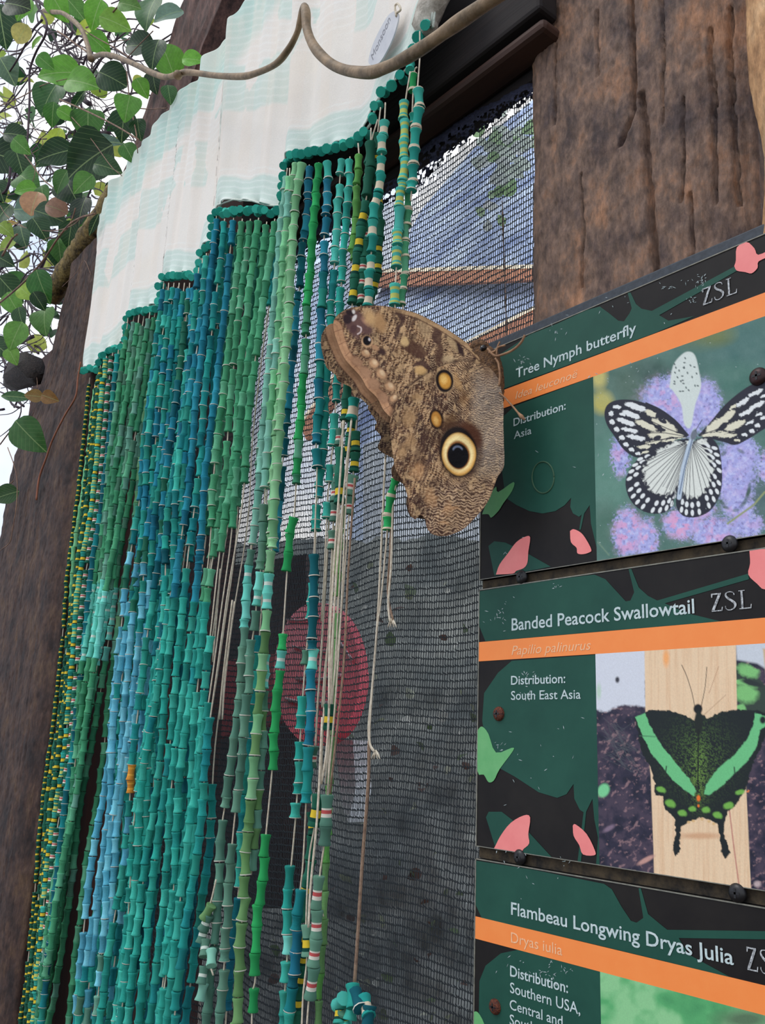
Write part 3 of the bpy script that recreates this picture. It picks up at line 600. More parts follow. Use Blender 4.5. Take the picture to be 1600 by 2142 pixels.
tube('dried_ring_stain', rw, 0.0005, mat('ring_stain', (62, 96, 72)), s1, 4)
screw('screw', 1585, 787, 0.0046, mat('dark_brown_screw', (40, 24, 26), (64, 40, 38), scale=300, rough=.4, metal=.5), s1)
# ---------- sign 2
def paint_pali(p):
    x, y = p.x, p.y; p.C[:] = lin((44, 42, 62))
    n = fbm(x / 45, y / 45, 2); p.blend(np.clip((n - .45) * 5, 0, 1) * .6, (84, 70, 86)); p.blend(np.clip((.42 - n) * 6, 0, 1) * .7, (22, 26, 44))
    n = fbm(x / 18 + y / 40, y / 18, 8); p.blend(np.clip((n - .62) * 8, 0, 1) * .6, (168, 132, 134))
    p.poly([(600, 500), (955, 500), (960, 880), (900, 868), (840, 862), (790, 880), (740, 905), (690, 885), (600, 880)], (216, 220, 230), 14, warp=10, ws=20)
    p.ell(805, 728, 11, 16, (60, 60, 70), soft=.8); p.ell(705, 790, 12, 40, (190, 214, 196), soft=1)
    p.poly([(1440, 480), (1750, 480), (1750, 760), (1560, 640), (1450, 620)], (206, 212, 220), 14); p.poly([(1440, 640), (1500, 640), (1560, 700), (1600, 760), (1720, 900), (1700, 1000), (1455, 900)], (52, 66, 58), 14, warp=20)
    for c in [(1510, 680, 60, 34, 20), (1500, 800, 64, 50, 10), (1470, 740, 30, 18, 0), (1470, 880, 24, 24, 0)]: p.ell(c[0], c[1], c[2], c[3], (128, 196, 120), ang=c[4], soft=.5, warp=12)
    p.ell(1530, 745, 60, 14, (40, 50, 50), 15, soft=.6); p.poly([(1590, 560), (1640, 560), (1640, 900), (1610, 740)], (210, 180, 140), 10)
    def plank(pp):
        pp = np.array(pp, float); p.poly(pp, (238, 208, 172), 4)
        X, Y = x, y; sel = (x > pp[:, 0].min()) & (x < pp[:, 0].max()) & (y > pp[:, 1].min()) & (y < pp[:, 1].max())
        d = p.sdf(pp, None, x[sel], y[sel]); g = fbm(x[sel] / 9, y[sel] / 260, 4); p.blend(np.clip(d / 5, 0, 1) * np.clip((g - .45) * 3, 0, 1) * .55, (222, 180, 140), sel)
    plank([(950, 480), (1444, 480), (1447, 700), (1453, 960), (1500, 1300), (1514, 1600), (1532, 1980), (1006, 1900), (1000, 1640), (985, 1250), (958, 980)])
    p.ell(1068, 610, 16, 44, (250, 176, 110), soft=1); p.ell(1255, 1570, 110, 16, (216, 170, 132), soft=1); p.line([(1400, 1350), (1430, 1600), (1470, 1900)], 3, (190, 120, 110), 5)
    p.ell(730, 1325, 30, 38, (124, 210, 150), soft=.4, ang=30); p.ell(960, 1700, 50, 13, (196, 150, 140), -28, soft=.6); p.ell(1560, 1830, 18, 16, (190, 170, 170), soft=.8); p.ell(760, 1530, 34, 12, (130, 110, 130), -30, soft=.8)
    for k in range(30): p.line([(random.uniform(720, 800), random.uniform(930, 1150)), (random.uniform(830, 950), random.uniform(950, 1250))], 1.4, (90, 96, 100), 4, op=.5)
    DK = (20, 30, 32)
    Bf = [(985, 890), (1080, 893), (1160, 918), (1222, 948), (1250, 900), (1290, 935), (1360, 903), (1450, 888), (1560, 893), (1640, 925), (1620, 1000), (1570, 1110), (1530, 1190), (1505, 1300), (1450, 1400), (1400, 1440), (1385, 1500), (1382, 1560), (1412, 1660), (1390, 1697), (1365, 1660), (1358, 1560), (1342, 1505), (1300, 1480), (1260, 1470), (1200, 1492), (1150, 1520), (1143, 1600), (1140, 1660), (1120, 1685), (1103, 1650), (1120, 1560), (1112, 1480), (1060, 1420), (1050, 1360), (1010, 1350), (1005, 1280), (985, 1200), (935, 1120), (915, 1010), (895, 930)]
    p.poly(Bf, DK, 4, warp=8, ws=14)
    sp = fbm(x / 5, y / 5, 12, 2); g1 = np.exp(-(((x - 1245) / 170) ** 2 + ((y - 1150) / 190) ** 2) ** 1.2)
    p.blend(g1 * np.clip((sp - .5) * 7, 0, 1) * .65, (86, 120, 56)); p.blend(np.exp(-(((x - 1245) / 40) ** 2 + ((y - 1230) / 150) ** 2)) * np.clip((sp - .4) * 5, 0, 1) * .8, (120, 160, 70))
    GB = (110, 196, 132)
    for b in [[(900, 928), (955, 905), (975, 960), (1005, 1020), (1045, 1085), (1110, 1165), (1190, 1258), (1228, 1325), (1220, 1355), (1165, 1320), (1100, 1265), (1050, 1200), (990, 1130), (945, 1040)],
              [(1645, 940), (1548, 905), (1540, 965), (1508, 1045), (1440, 1130), (1350, 1205), (1285, 1290), (1272, 1345), (1300, 1350), (1370, 1300), (1440, 1230), (1500, 1175), (1560, 1085), (1575, 1000)]]:
        p.poly(b, GB, 5, warp=5, ws=14)
    p.line([(925, 1030), (1010, 1035)], 2, (60, 110, 80), 4); p.line([(1440, 1250), (1436, 1200)], 3, DK, 4); p.line([(1065, 1230), (1070, 1195)], 3, DK, 4); p.ell(1590, 945, 16, 20, DK, soft=.6)
    for c in [(1040, 1320, 24, 16, 25), (1090, 1395, 28, 20, 35), (1155, 1447, 22, 18, 20), (1210, 1425, 18, 16, 0), (1283, 1430, 20, 18, 0), (1345, 1458, 24, 18, 30), (1405, 1407, 26, 20, -20), (1467, 1335, 24, 14, -20)]:
        p.ell(c[0], c[1], c[2], c[3], (116, 178, 76), ang=c[4], soft=.5, warp=6)
    for c in [(1190, 1497), (1215, 1490), (1262, 1480), (1300, 1492), (1325, 1505)]: p.ell(c[0], c[1], 9, 7, (222, 184, 130), soft=.5)
    p.ell(1243, 1367, 10, 16, (240, 120, 40), soft=.6); p.ell(1243, 1408, 6, 8, (240, 120, 40), soft=.6); p.ell(1510, 1330, 10, 5, (230, 130, 80), -30)
    p.ell(1240, 885, 24, 26, (16, 20, 26), soft=.3); p.ell(1243, 960, 22, 70, (26, 34, 30), soft=.4); p.line([(1243, 1000), (1240, 1200), (1240, 1330)], 4, (16, 24, 22), 8)
    p.line(spline([(1222, 870), (1208, 800), (1180, 710), (1152, 648)], 4), 1.8, (80, 60, 50), 3); p.line(spline([(1258, 870), (1278, 770), (1288, 660)], 4), 1.8, (80, 60, 50), 3); p.line([(1300, 800), (1352, 655)], 1.4, (190, 140, 110), 3); p.line([(1270, 920), (1390, 810)], 1.4, (180, 140, 110), 3)
s2 = sign('middle butterfly sign, headed Banded Peacock Swallowtail, with an orange stripe', zt2, zb2, None)
zo2, zo2b = 0.5 * (Z(1000, 1343.4) + Z(1600, 1292.3)), 0.5 * (Z(1000, 1384) + Z(1600, 1345.4))
addsign(s2, S2, zo2, zo2b, [
    ('green_silhouette', [(60, 250), (300, 195), (500, 168), (680, 160), (740, 185), (790, 240), (850, 305), (875, 300), (895, 255), (865, 130), (880, 130), (920, 230), (970, 275), (1020, 300), (1510, 155), (1515, 185), (1060, 315), (1180, 368), (1360, 412), (92, 520), (50, 440)], GR, 0.0002, 0),
    ('green_silhouette', [(720, 590), (235, 625), (160, 690), (85, 800), (75, 950), (100, 1100), (160, 1200), (250, 1250), (380, 1335), (480, 1365), (530, 1345), (568, 1290), (572, 1370), (602, 1430), (622, 1442), (590, 1715), (608, 1715), (636, 1440), (670, 1370), (680, 1480), (700, 1580), (690, 1740), (712, 1740), (722, 1200)], GR, 0.0002, 0),
    ('green_silhouette', [(95, 1470), (110, 1440), (180, 1440), (330, 1555), (450, 1690), (300, 1672), (145, 1630)], GR, 0.0002, 0)],
    [[(140, 1640), (175, 1570), (230, 1500), (300, 1460), (335, 1470), (325, 1560), (330, 1610), (300, 1640), (270, 1662)],
     [(565, 1515), (580, 1508), (640, 1560), (685, 1650), (680, 1675), (620, 1670), (600, 1620), (570, 1570)],
     [(1518, 28), (1560, 20), (1640, 40), (1660, 200), (1600, 240), (1560, 210), (1512, 160), (1522, 100)]],
    [(50, 1000), (75, 980), (110, 1020), (150, 1120), (235, 1095), (242, 1112), (170, 1210), (140, 1270), (110, 1280), (85, 1240), (50, 1220)],
    Xw(1246.6, 1400), paint_pali, 980, 1140, 2.5806, zb2, None)
text('title_lettering', 'Banded Peacock Swallowtail', S2([(235, 462)])[0], S2([(1222, 368)])[0], M_TXT, s2, bold=0.012, capz=cz(1075, 1291, 1317))
text('latin_lettering', 'Papilio palinurus', S2([(235, 592)])[0], S2([(663, 568)])[0], M_TX2, s2, shear=0.25, capz=cz(1075, 1346, 1366))
text('small_lettering', 'Distribution:', S2([(232, 752)])[0], S2([(525, 747)])[0], M_TXT, s2, bold=0.012, capz=cz(1075, 1412, 1431))
text('small_lettering', 'South East Asia', S2([(232, 835)])[0], S2([(608, 831)])[0], M_TXT, s2, bold=0.006, capz=cz(1075, 1444, 1463))
zsl(S2([(1312, 362)])[0], S2([(1530, 345)])[0], cz(1490, 1240, 1279), s2)
screw('screw', 1042, 1493, 0.0042, M_SCREW, s2)
# ---------- sign 3
def paint_green(p):
    x, y = p.x, p.y; p.C[:] = lin((92, 176, 112)); n = fbm(x / 110, y / 110, 2, 3)
    p.blend(np.clip((n - .42) * 4, 0, 1), (142, 204, 146)); p.blend(np.clip((.46 - n) * 4, 0, 1) * .8, (72, 150, 96)); p.ell(1500, 1080, 140, 50, (90, 120, 90), soft=1.2)
s3 = sign('lowest butterfly sign, headed Flambeau Longwing Dryas Julia', zt3, zb3, None)
zo3, zo3b = 0.5 * (Z(991, 1916) + Z(1600, 2061)), 0.5 * (Z(991, 1962) + Z(1600, 2124))
addsign(s3, S3, zo3, zo3b, [
    ('green_silhouette', [(60, 245), (400, 300), (760, 372), (800, 400), (850, 490), (900, 565), (930, 575), (965, 550), (940, 395), (952, 395), (990, 530), (1050, 580), (1090, 612), (1800, 622), (1800, 665), (1150, 655), (1200, 740), (1420, 860), (760, 700), (120, 550), (82, 480)], GR, 0.0002, 0),
    ('green_silhouette', [(760, 826), (600, 780), (320, 715), (220, 735), (140, 800), (108, 880), (100, 1300), (300, 1500), (500, 1600), (760, 1700)], GR, 0.0002, 0)],
    [], [(70, 1105), (75, 1050), (100, 1042), (135, 1105), (150, 1200), (60, 1300)],
    Xw(1257, 2100), paint_green, 960, 1700, 2.5, zb3, None)
text('title_lettering', 'Flambeau Longwing Dryas Julia', S3([(275, 533)])[0], S3([(1440, 794)])[0], M_TXT, s3, bold=0.012, capz=cz(1080, 1887, 1914))
text('latin_lettering', 'Dryas iulia', S3([(275, 680)])[0], S3([(543, 745)])[0], M_TX2, s3, shear=0.0, capz=cz(1080, 1950, 1973))
text('small_lettering', 'Distribution:', S3([(270, 857)])[0], S3([(573, 938)])[0], M_TXT, s3, bold=0.012, capz=cz(1080, 2021, 2044))
text('small_lettering', 'Southern USA,', S3([(270, 945)])[0], S3([(637, 1050)])[0], M_TXT, s3, bold=0.006, capz=cz(1080, 2057, 2080))
text('small_lettering', 'Central and', S3([(268, 1032)])[0], S3([(545, 1112)])[0], M_TXT, s3, bold=0.006, capz=cz(1080, 2092, 2114))
text('small_lettering', 'South America', S3([(268, 1118)])[0], S3([(640, 1225)])[0], M_TXT, s3, bold=0.006, capz=cz(1080, 2125, 2148))
zsl(S3([(1508, 820)])[0], S3([(1715, 872)])[0], cz(1580, 1978, 2028), s3)
screw('screw', 1034, 2106, 0.0040, M_SCREW, s3)
for s, a, b in ((s1, zt1, zb1), (s2, zt2, zb2), (s3, zt3, zb3)):
    for o in s.children:
        if 'print' in o.name and 'photo' not in o.name or 'silhouette' in o.name: edgefix(o, a, b)
for s, q in ((s1, [(1090, 1207), (1525, 1137)]), (s2, [(1086, 1793), (1541, 1868)])):
    for px, py in q: screw('black_screw', px, py, 0.0042, M_KNOB, s, y=-0.0005)

# scratches and flakes on the sign faces
M_SCR = mat('white_scratch', (196, 208, 210), (120, 140, 140), scale=600)
def specks(s, lst):
    V, Fc = [], []
    for (px, py, w_, h_, n_) in lst:
        for k in range(n_):
            x, y = random.gauss(px, w_), random.gauss(py, h_); L_, a_, t_ = random.uniform(1.5, 5), random.uniform(0, 3.14), random.uniform(.4, 1.0); dx, dy = math.cos(a_) * L_, math.sin(a_) * L_; nx, ny = -math.sin(a_) * t_, math.cos(a_) * t_
            w = P([x - dx, x + nx, x + dx, x - nx], [y - dy, y + ny, y + dy, y - ny]); w[:, 1] = -0.00035; b = len(V); V += list(w); Fc.append((b, b + 1, b + 2, b + 3))
    tag(mesh('scratches', np.array(V), Fc, M_SCR, s, smooth=False), kind='stuff')
specks(s1, [(1092, 755, 10, 8, 14), (1165, 690, 12, 8, 8), (1460, 590, 14, 8, 24), (1446, 628, 6, 4, 8), (1400, 600, 14, 5, 8), (1080, 1160, 16, 14, 10), (1300, 775, 40, 10, 10), (1280, 640, 60, 20, 8), (1250, 900, 120, 90, 14)])
specks(s2, [(1040, 1285, 16, 14, 20), (1105, 1450, 16, 8, 16), (1060, 1760, 16, 14, 8), (1170, 1225, 14, 5, 6), (1180, 1800, 6, 5, 5), (1050, 1565, 8, 6, 8), (1130, 1600, 60, 60, 14), (1105, 1410, 12, 6, 8)])
specks(s3, [(1150, 2030, 14, 12, 18), (1100, 1850, 60, 30, 6), (1185, 2030, 8, 6, 8), (1060, 2030, 20, 20, 8)])
# ------------------------------------------------------------------ bead curtain
YC = -0.030
cur = empty('bead_curtain', 'turquoise and green bead curtain hanging in strands from a stepped white cloth valance', 'curtain', (-0.9, YC, 1.4))
bot_px = [(172, 772), (188, 768), (206, 765), (212, 744), (236, 728), (262, 716), (266, 664), (272, 655), (300, 645), (334, 637), (337, 590), (345, 576), (380, 571), (412, 573), (418, 545), (424, 520), (432, 512), (444, 506), (447, 448), (456, 430), (490, 418), (530, 421), (560, 430), (590, 432), (596, 348), (606, 328), (640, 316), (690, 308), (730, 298), (756, 288), (776, 262), (784, 236), (798, 200), (816, 178), (838, 160), (858, 140), (872, 95), (882, 62), (894, 48), (908, 60), (914, 0), (920, -60)]
top_px = [(172, 452), (200, 440), (218, 420), (252, 367), (289, 315), (315, 281), (339, 244), (367, 210), (394, 178), (420, 144), (450, 108), (478, 70), (500, 40), (520, 0), (570, -70), (640, -160), (760, -300), (930, -470)]
bp = P([a for a, b in bot_px], [b for a, b in bot_px], YC); tp = P([a for a, b in top_px], [b for a, b in top_px], YC)
XL0, XR0 = bp[0, 0], bp[-1, 0]
xs = np.unique(np.concatenate([np.linspace(XL0, XR0, 420), bp[:, 0]])); 
bx_ = np.maximum.accumulate(bp[:, 0] + np.arange(len(bp)) * 1e-6)
zbot = np.interp(xs, bx_, bp[:, 2]); ztop = np.interp(xs, tp[:, 0], tp[:, 2])
V_, U_ = np.meshgrid(np.linspace(0, 1, 230), xs, indexing='ij'); ZB, ZT = zbot[None], ztop[None]
ZZ = ZB + (ZT - ZB) * V_; XX = U_.copy()
pj = project(np.stack([XX, np.full_like(XX, YC), ZZ], -1))
# left edge flare and body folds
edge = np.exp(-(XX - XL0) / 0.05); lf = np.interp(pj[..., 1], [430, 480, 530, 560, 640, 700, 770], [-0.016, -0.016, 0.002, 0.002, 0.002, 0.0, 0.0]); XX = XX + edge * lf
fold = 0
for px, A, w in [(235, .004, .010), (285, .003, .008), (345, .003, .009), (372, -.003, .007), (405, .004, .009), (462, .005, .010), (520, -.003, .01), (560, .004, .008), (600, .006, .010), (625, -.005, .008), (690, .003, .014), (740, .003, .014), (790, .003, .012), (850, .005, .012)]:
    x_ = Xw(px, 420, YC); wob = 0.006 * np.sin(ZZ * 9 + px); fold = fold - A * np.exp(-((XX - x_ - wob) / w) ** 2) * (0.35 + 0.65 * V_)
YY = YC + 1.5 * fold + 0.0024 * np.sin(XX * 95 + 2 * np.sin(ZZ * 13)) * V_ + 0.0008 * np.sin(XX * 260 + 3 * np.sin(ZZ * 7)) * V_ ** 2 + 0.0012 * (fbm(XX * 60, ZZ * 25, 5) - .5)
YY += -0.004 * np.exp(-V_ * 40) * np.sin(XX * 160)
cp = Paint(pj[..., 0], pj[..., 1], (234, 229, 221)); dz = ZZ - ZB; wob = 0.004 * np.sin(XX * 60) + 0.004 * (fbm(XX * 30, ZZ * 30, 2) - .5)
def band(a, b, s=0.004): return np.clip((dz + wob - a) / s, 0, 1) * np.clip((b - dz - wob) / s, 0, 1)
MINT = (188, 218, 209); cp.blend(band(-.01, .030) * .62, MINT); cp.blend(band(0.105, .165) * .55 * (fbm(XX * 22, ZZ * 10, 7) > .45), MINT); cp.blend(band(.20, .262) * .62 * (fbm(XX * 16, ZZ * 6, 17) > .42), MINT); cp.blend(band(.32, .40) * .5, MINT)
cp.blend(np.clip((0.075 - (ZT - ZZ)) / .02, 0, 1) * .7, MINT)
cp.blend(np.clip(np.sin(dz * 900 + wob * 500) - .55, 0, 1) * band(-.01, .04) * 1.0, (240, 244, 240)); cp.blend(np.clip(np.sin(dz * 700) - .6, 0, 1) * band(.105, .262) * .9, (244, 246, 243))
cp.blend(.16 * (np.sin(XX * 130) > .3) * (dz > .03), (240, 222, 206)); cp.blend(.3 * np.clip((fbm(XX * 14, ZZ * 14, 15) - .5) * 3, 0, 1), (228, 216, 196)); cp.blend(np.exp(-dz / .0016) * .9, (236, 240, 232))
cl = grid('cloth_valance', np.stack([XX, YY, ZZ], -1), M_CLOTH, cur, col=cp.C)
so = cl.modifiers.new('thickness', 'SOLIDIFY'); so.thickness = 0.0012; so.offset = -1
# rolled lower hem
hem = np.stack([xs, np.full_like(xs, YC - 0.001), zbot], -1); tube('hem', hem, 0.0011, mat('hem_thread', (222, 226, 214), (190, 204, 194), scale=500, bump=.4), cur, 6)
# crumpled end of cloth
v, f = tube_geo(P([930, 915, 902, 890, 900], [-60, -10, 20, 50, 66], YC), [0.012, 0.011, 0.010, 0.010, 0.005], 12)
v = v + (fbm(v[:, 0] * 300, v[:, 2] * 300, 3)[:, None] - .5) * 0.005; mesh('crumpled_corner', v, f, mat('soiled_cloth', (150, 142, 130), (214, 208, 196), scale=120, bump=.6), cur)

# ---- bead mesh variants
BR, BL = 0.0039, 0.0136
rings = [0.0, 0.05, 0.17, 0.30, 0.42, 0.48, 0.60, 0.72, 0.84, 0.95, 1.0]
def prof(t): return 0.74 + 0.30 * abs(2 * t - 1) ** 2.4
YEL, WHT, PNK2, CRM, DKG = (226, 196, 60), (226, 222, 208), (200, 90, 90), (222, 208, 182), (16, 70, 60)
LYEL = (196, 204, 110)
BANDS = {'plain': {}, 'rim': {9: WHT}, 'rim2': {9: (190, 190, 172), 0: WHT}, 'yel': {5: YEL, 6: YEL, 4: DKG, 7: DKG}, 'yel2': {2: LYEL, 5: LYEL, 6: LYEL, 8: LYEL}, 'pink': {4: WHT, 5: PNK2, 6: WHT}, 'cream': {4: CRM, 5: CRM, 6: CRM, 7: CRM}, 'creamrim': {8: CRM, 9: CRM, 0: CRM},
         'aqua': {4: (214, 226, 214), 5: (214, 226, 214)}, 'orange': {2: (236, 170, 70), 6: (236, 170, 70)}}
NS = 10
def bead_template(kind):
    v = [(0, 0, 0)] ; fcol = []; f = []
    for t in rings:
        r = prof(t) * (1.07 if (kind in ('rim', 'rim2') and t >= 0.95) or (kind == 'creamrim' and (t >= .84 or t <= .05)) else 1.0) * (0.9 if t in (0.0, 1.0) else 1)
        for j in range(NS): a = 2 * math.pi * j / NS; v.append((r * math.cos(a), r * math.sin(a), t - .5))
    v[0] = (0, 0, -.5); v.append((0, 0, .5)); n = len(rings)
    for j in range(NS): f.append((0, 1 + (j + 1) % NS, 1 + j, 1 + j)); fcol.append(None)
    for k in range(n - 1):
        for j in range(NS): a = 1 + k * NS; f.append((a + j, a + (j + 1) % NS, a + NS + (j + 1) % NS, a + NS + j)); fcol.append(BANDS[kind].get(k))
    a = 1 + (n - 1) * NS
    for j in range(NS): f.append((a + j, a + (j + 1) % NS, a + (j + 1) % NS, len(v) - 1)); fcol.append(None)
    F3 = [tuple(dict.fromkeys(q)) for q in f]
    C = np.array([list(lin(c)) + [1.0] if c else [0, 0, 0, 0.0] for c in fcol])
    return np.array(v), F3, C
TPL = {k: bead_template(k) for k in BANDS}
def tpl_mesh(kind):
    v, f, C = TPL[kind]; me = bpy.data.meshes.new('bead_' + kind); me.from_pydata([tuple(p) for p in v], [], f); me.update()
    me.polygons.foreach_set('use_smooth', np.array([len(q) == 4 for q in f])); a = me.attributes.new('col', 'FLOAT_COLOR', 'FACE'); a.data.foreach_set('color', C.astype(np.float32).ravel()); me.materials.append(M_BEAD); return me
TME = {k: tpl_mesh(k) for k in BANDS}
ALLB = []   # (strand, matrix, kind, colour)
PALS = {'teal': [(24, 130, 130), (28, 142, 134), (18, 118, 122), (34, 136, 120)], 'blue': [(24, 120, 142), (22, 106, 130), (34, 132, 152)], 'turq': [(40, 158, 142), (32, 148, 134), (52, 168, 150), (28, 134, 122)],
        'sky': [(90, 172, 196), (76, 160, 186), (104, 184, 202), (70, 150, 172)], 'green': [(60, 142, 100), (68, 150, 106), (54, 132, 94), (84, 158, 120)], 'grgn': [(96, 150, 130), (84, 138, 118), (78, 128, 104)],
        'sea': [(112, 176, 156), (104, 168, 148), (120, 182, 160)], 'lgreen': [(118, 180, 128), (110, 172, 120), (128, 186, 134)], 'olive': [(96, 142, 84), (104, 150, 92), (88, 132, 78)], 'gg2': [(84, 132, 112), (78, 124, 106), (92, 138, 116)],
        'brg': [(38, 158, 84), (32, 146, 78)], 'lime': [(88, 150, 72), (80, 142, 66)], 'dkg': [(30, 98, 76), (34, 106, 84)], 'dteal': [(12, 86, 98), (16, 98, 108)], 'aqua': [(96, 198, 180), (110, 206, 190)], 'dgreen': [(24, 78, 60), (30, 90, 68)], 'orange': [(206, 132, 44)], 'ltq': [(64, 176, 158), (70, 182, 166)], 'spr': [(110, 184, 130), (100, 176, 124)]}
def pick(p): c = np.array(random.choice(PALS[p]), float); c = (c * .9 + c.mean() * .1) * random.uniform(.98, 1.17); return np.clip(c, 0, 255)
def strand(px_pts, y, segs, rad=1.0, blen=1.0, cord=True, wig=0.0, gapf=0.04, kinds=None, name='strand', z_end=None):
    """px_pts: route in the photograph on the plane y; segs: [(from_y, to_y, palette, kinds)] photo heights carrying beads"""
    w = P([a for a, b in px_pts], [b for a, b in px_pts], y); 
    if len(w) == 2: w = np.array([w[0] * (1 - t) + w[1] * t for t in np.linspace(0, 1, 9)])
    ph, ph2 = random.uniform(0, 9), random.uniform(0, 9)
    w = spline(w, 10)
    if wig: 
        q = w[0, 2] - w[:, 2]; w[:, 0] += wig * (np.sin(q * 19 + ph) * .6 + np.sin(q * 47 + ph2) * .4) * np.clip(q * 8, 0, 1); w[:, 1] += wig * .6 * np.sin(q * 23 + ph2) * np.clip(q * 8, 0, 1)
    s = np.concatenate([[0], np.cumsum(np.linalg.norm(np.diff(w, axis=0), axis=1))]); pr = project(w)[:, 1]
    at = lambda q: np.array([np.interp(q, s, w[:, k]) for k in range(3)])
    o = tube(name, w[::2] if len(w) > 40 else w, 0.00062, M_CORD, cur, 5); n0 = len(ALLB)
    for (ya, yb, pal, kd) in segs:
        sa, sb = np.interp(ya, pr, s), np.interp(yb, pr, s); q = sa
        while q < sb - BL * 0.3:
            L_ = BL * blen * random.uniform(.86, 1.12); L_ = min(L_, max(sb - q, BL * .5)); a, b = at(q), at(q + L_); d = b - a; nrm = np.linalg.norm(d)
            if nrm < 1e-5: break
            z = -d / nrm; z = _n(z + rng.normal(0, .035, 3)); x = _n(np.cross(z, [0.3, 1, .1])); yv = np.cross(z, x); r = BR * rad * random.uniform(.93, 1.07)
            jit = rng.normal(0, .00035, 3); a0 = random.uniform(0, 6.28); x2 = x * math.cos(a0) + yv * math.sin(a0); y2 = np.cross(z, x2)
            # template +z is the far (lower) end of the bead
            M = np.eye(4); M[:3, 0] = x2 * r; M[:3, 1] = -y2 * r; M[:3, 2] = -z * nrm * .985; M[:3, 3] = (a + b) / 2 + jit
            p_ = pal(project((a + b) / 2)[1]) if callable(pal) else (random.choice(pal) if isinstance(pal, list) else pal)
            k_ = random.choice(kd)
            if p_ == 'aqua' and k_ in ('plain', 'rim'): k_ = random.choice(['aqua', 'plain'])
            if p_ == 'orange': k_ = 'orange'
            ALLB.append((o, M, k_, pick(p_))); q += L_ + (random.random() < gapf) * random.uniform(.002, .012)
    return o
pl_, rm, R2 = ['plain'], ['plain', 'plain', 'rim'], ['rim', 'plain']
def vert(x0, y0, y1=2200, drift=0.0):
    ys = np.linspace(y0, y1, 8); return [(1100 + (x0 - 1100) * (yy + 6190) / (y0 + 6190) + drift * (yy - y0) / 1500, yy) for yy in ys]
MIX = lambda *a: list(a)
# ---- group 1: patterned strands at the left end
strand(vert(188, 790, drift=34), -0.028, [(805, 2170, 'dgreen', ['yel'])], rad=.72, blen=.5, wig=.002)
strand(vert(199, 800, drift=30), -0.030, [(815, 1250, 'spr', pl_), (1250, 2170, 'dkg', ['yel', 'plain'])], rad=.9, blen=1.2, wig=.003)
strand(vert(211, 760, drift=28), -0.036, [(772, 2170, 'dkg', ['yel'])], wig=.003, blen=.78)
strand(vert(223, 745, drift=22), -0.040, [(752, 2170, 'turq', ['yel2', 'yel'])], wig=.003, blen=.85)
strand(vert(236, 738, drift=16), -0.038, [(746, 2170, 'dkg', ['pink'])], wig=.003, blen=.85)
strand(vert(248, 732, drift=10), -0.040, [(742, 2170, MIX('dteal', 'teal'), ['rim'])], wig=.002, blen=.9)
strand(vert(206, 770, drift=26), -0.032, [(790, 2170, 'dgreen', ['yel', 'plain'])], rad=.8, blen=.6, wig=.002)
strand(vert(216, 770, drift=22), -0.033, [(790, 2170, 'dkg', ['yel', 'plain'])], rad=.9, blen=.7, wig=.002)
# ---- group 2: greens
def g2(py):
    if 1225 < py < 1385: return 'aqua'
    return random.choice(['green', 'green', 'grgn']) if py < 1225 else ('green' if random.random() < .93 else 'grgn')
for k, x in enumerate([258, 268, 280, 291, 302, 314, 325]):
    strand(vert(x, 712 if k == 0 else 668 - k * 3, drift=[0, -10, -22, -35, -48, -62, -78][k]), -0.034 - .004 * (k % 2), [((722 if k == 0 else random.uniform(680, 700) - k * 3), 2170, g2, pl_)], wig=.003, blen=1.0)
for k, x in enumerate([264, 284, 306, 328]): strand(vert(x, 690 - k * 6, drift=-14 - 16 * k), -0.020, [(700, 2170, g2, pl_)], wig=.003)
strand(vert(336, 640, drift=-28), -0.016, [(660, 1380, MIX('lgreen', 'green', 'grgn'), pl_), (1380, 2170, 'green', pl_)], wig=.004)
# ---- group 3: teals that turn sky blue
def g3(py):
    if py < 1130: return random.choice(['teal', 'teal', 'blue', 'turq'])
    if py < 1330: return random.choice(['teal', 'sky', 'sky', 'dkg', 'teal'])
    if py < 2010: return 'sky' if random.random() < .96 else 'teal'
    return random.choice(['sky', 'grgn', 'sky', 'teal', 'turq'])
def g3b(py):
    if py < 1250: return random.choice(['teal', 'dkg', 'dteal', 'blue'])
    return random.choice(['teal', 'turq', 'sky', 'turq'])
for k, x in enumerate([343, 353, 364, 375, 386]):
    strand(vert(x, 592, drift=[-14, -14, -14, -16, -18][k]), -0.038 - .004 * (k % 2), [(600 + random.uniform(4, 16), 2170, g3, rm)], wig=.004, gapf=.07)
strand(vert(397, 592, drift=-22), -0.040, [(606, 1600, g3b, R2), (1600, 1660, 'orange', pl_), (1675, 1900, g3b, pl_), (1930, 2170, 'turq', pl_)], wig=.004, gapf=.1)
for k, x in enumerate([348, 360, 372, 392, 404]): strand(vert(x, 600, drift=-4 * k), -0.022, [(612, 2170, g3b, pl_)], wig=.004, gapf=.1)
for k, x in enumerate([355, 380, 400]): strand(vert(x, 610, drift=-4 * k), -0.010, [(625, 2170, MIX('dteal', 'dkg', 'teal'), pl_)], wig=.004, gapf=.1)
# ---- group 4a: brighter teals under the narrow step, turquoise lower down
def g4(py):
    if py < 1000: return random.choice(['teal', 'blue', 'teal', 'turq'])
    if py < 1380: return random.choice(['teal', 'turq', 'teal', 'dteal'])
    return 'turq' if random.random() < .93 else 'teal'
for k, (x, y) in enumerate([(408, 590), (416, 560), (424, 540), (432, 530), (441, 524)]):
    strand(vert(x, y, drift=-8 - 5 * k), -0.038 - .004 * (k % 2), [(y + random.uniform(6, 18), 2170, g4, rm)], wig=.004, gapf=.08)
for k, (x, y) in enumerate([(420, 560), (436, 530), (448, 500)]): strand(vert(x, y, drift=-10 - 8 * k), -0.020, [(y + 10, 2170, MIX('dteal', 'teal', 'dkg', 'turq'), pl_)], wig=.004, gapf=.1)
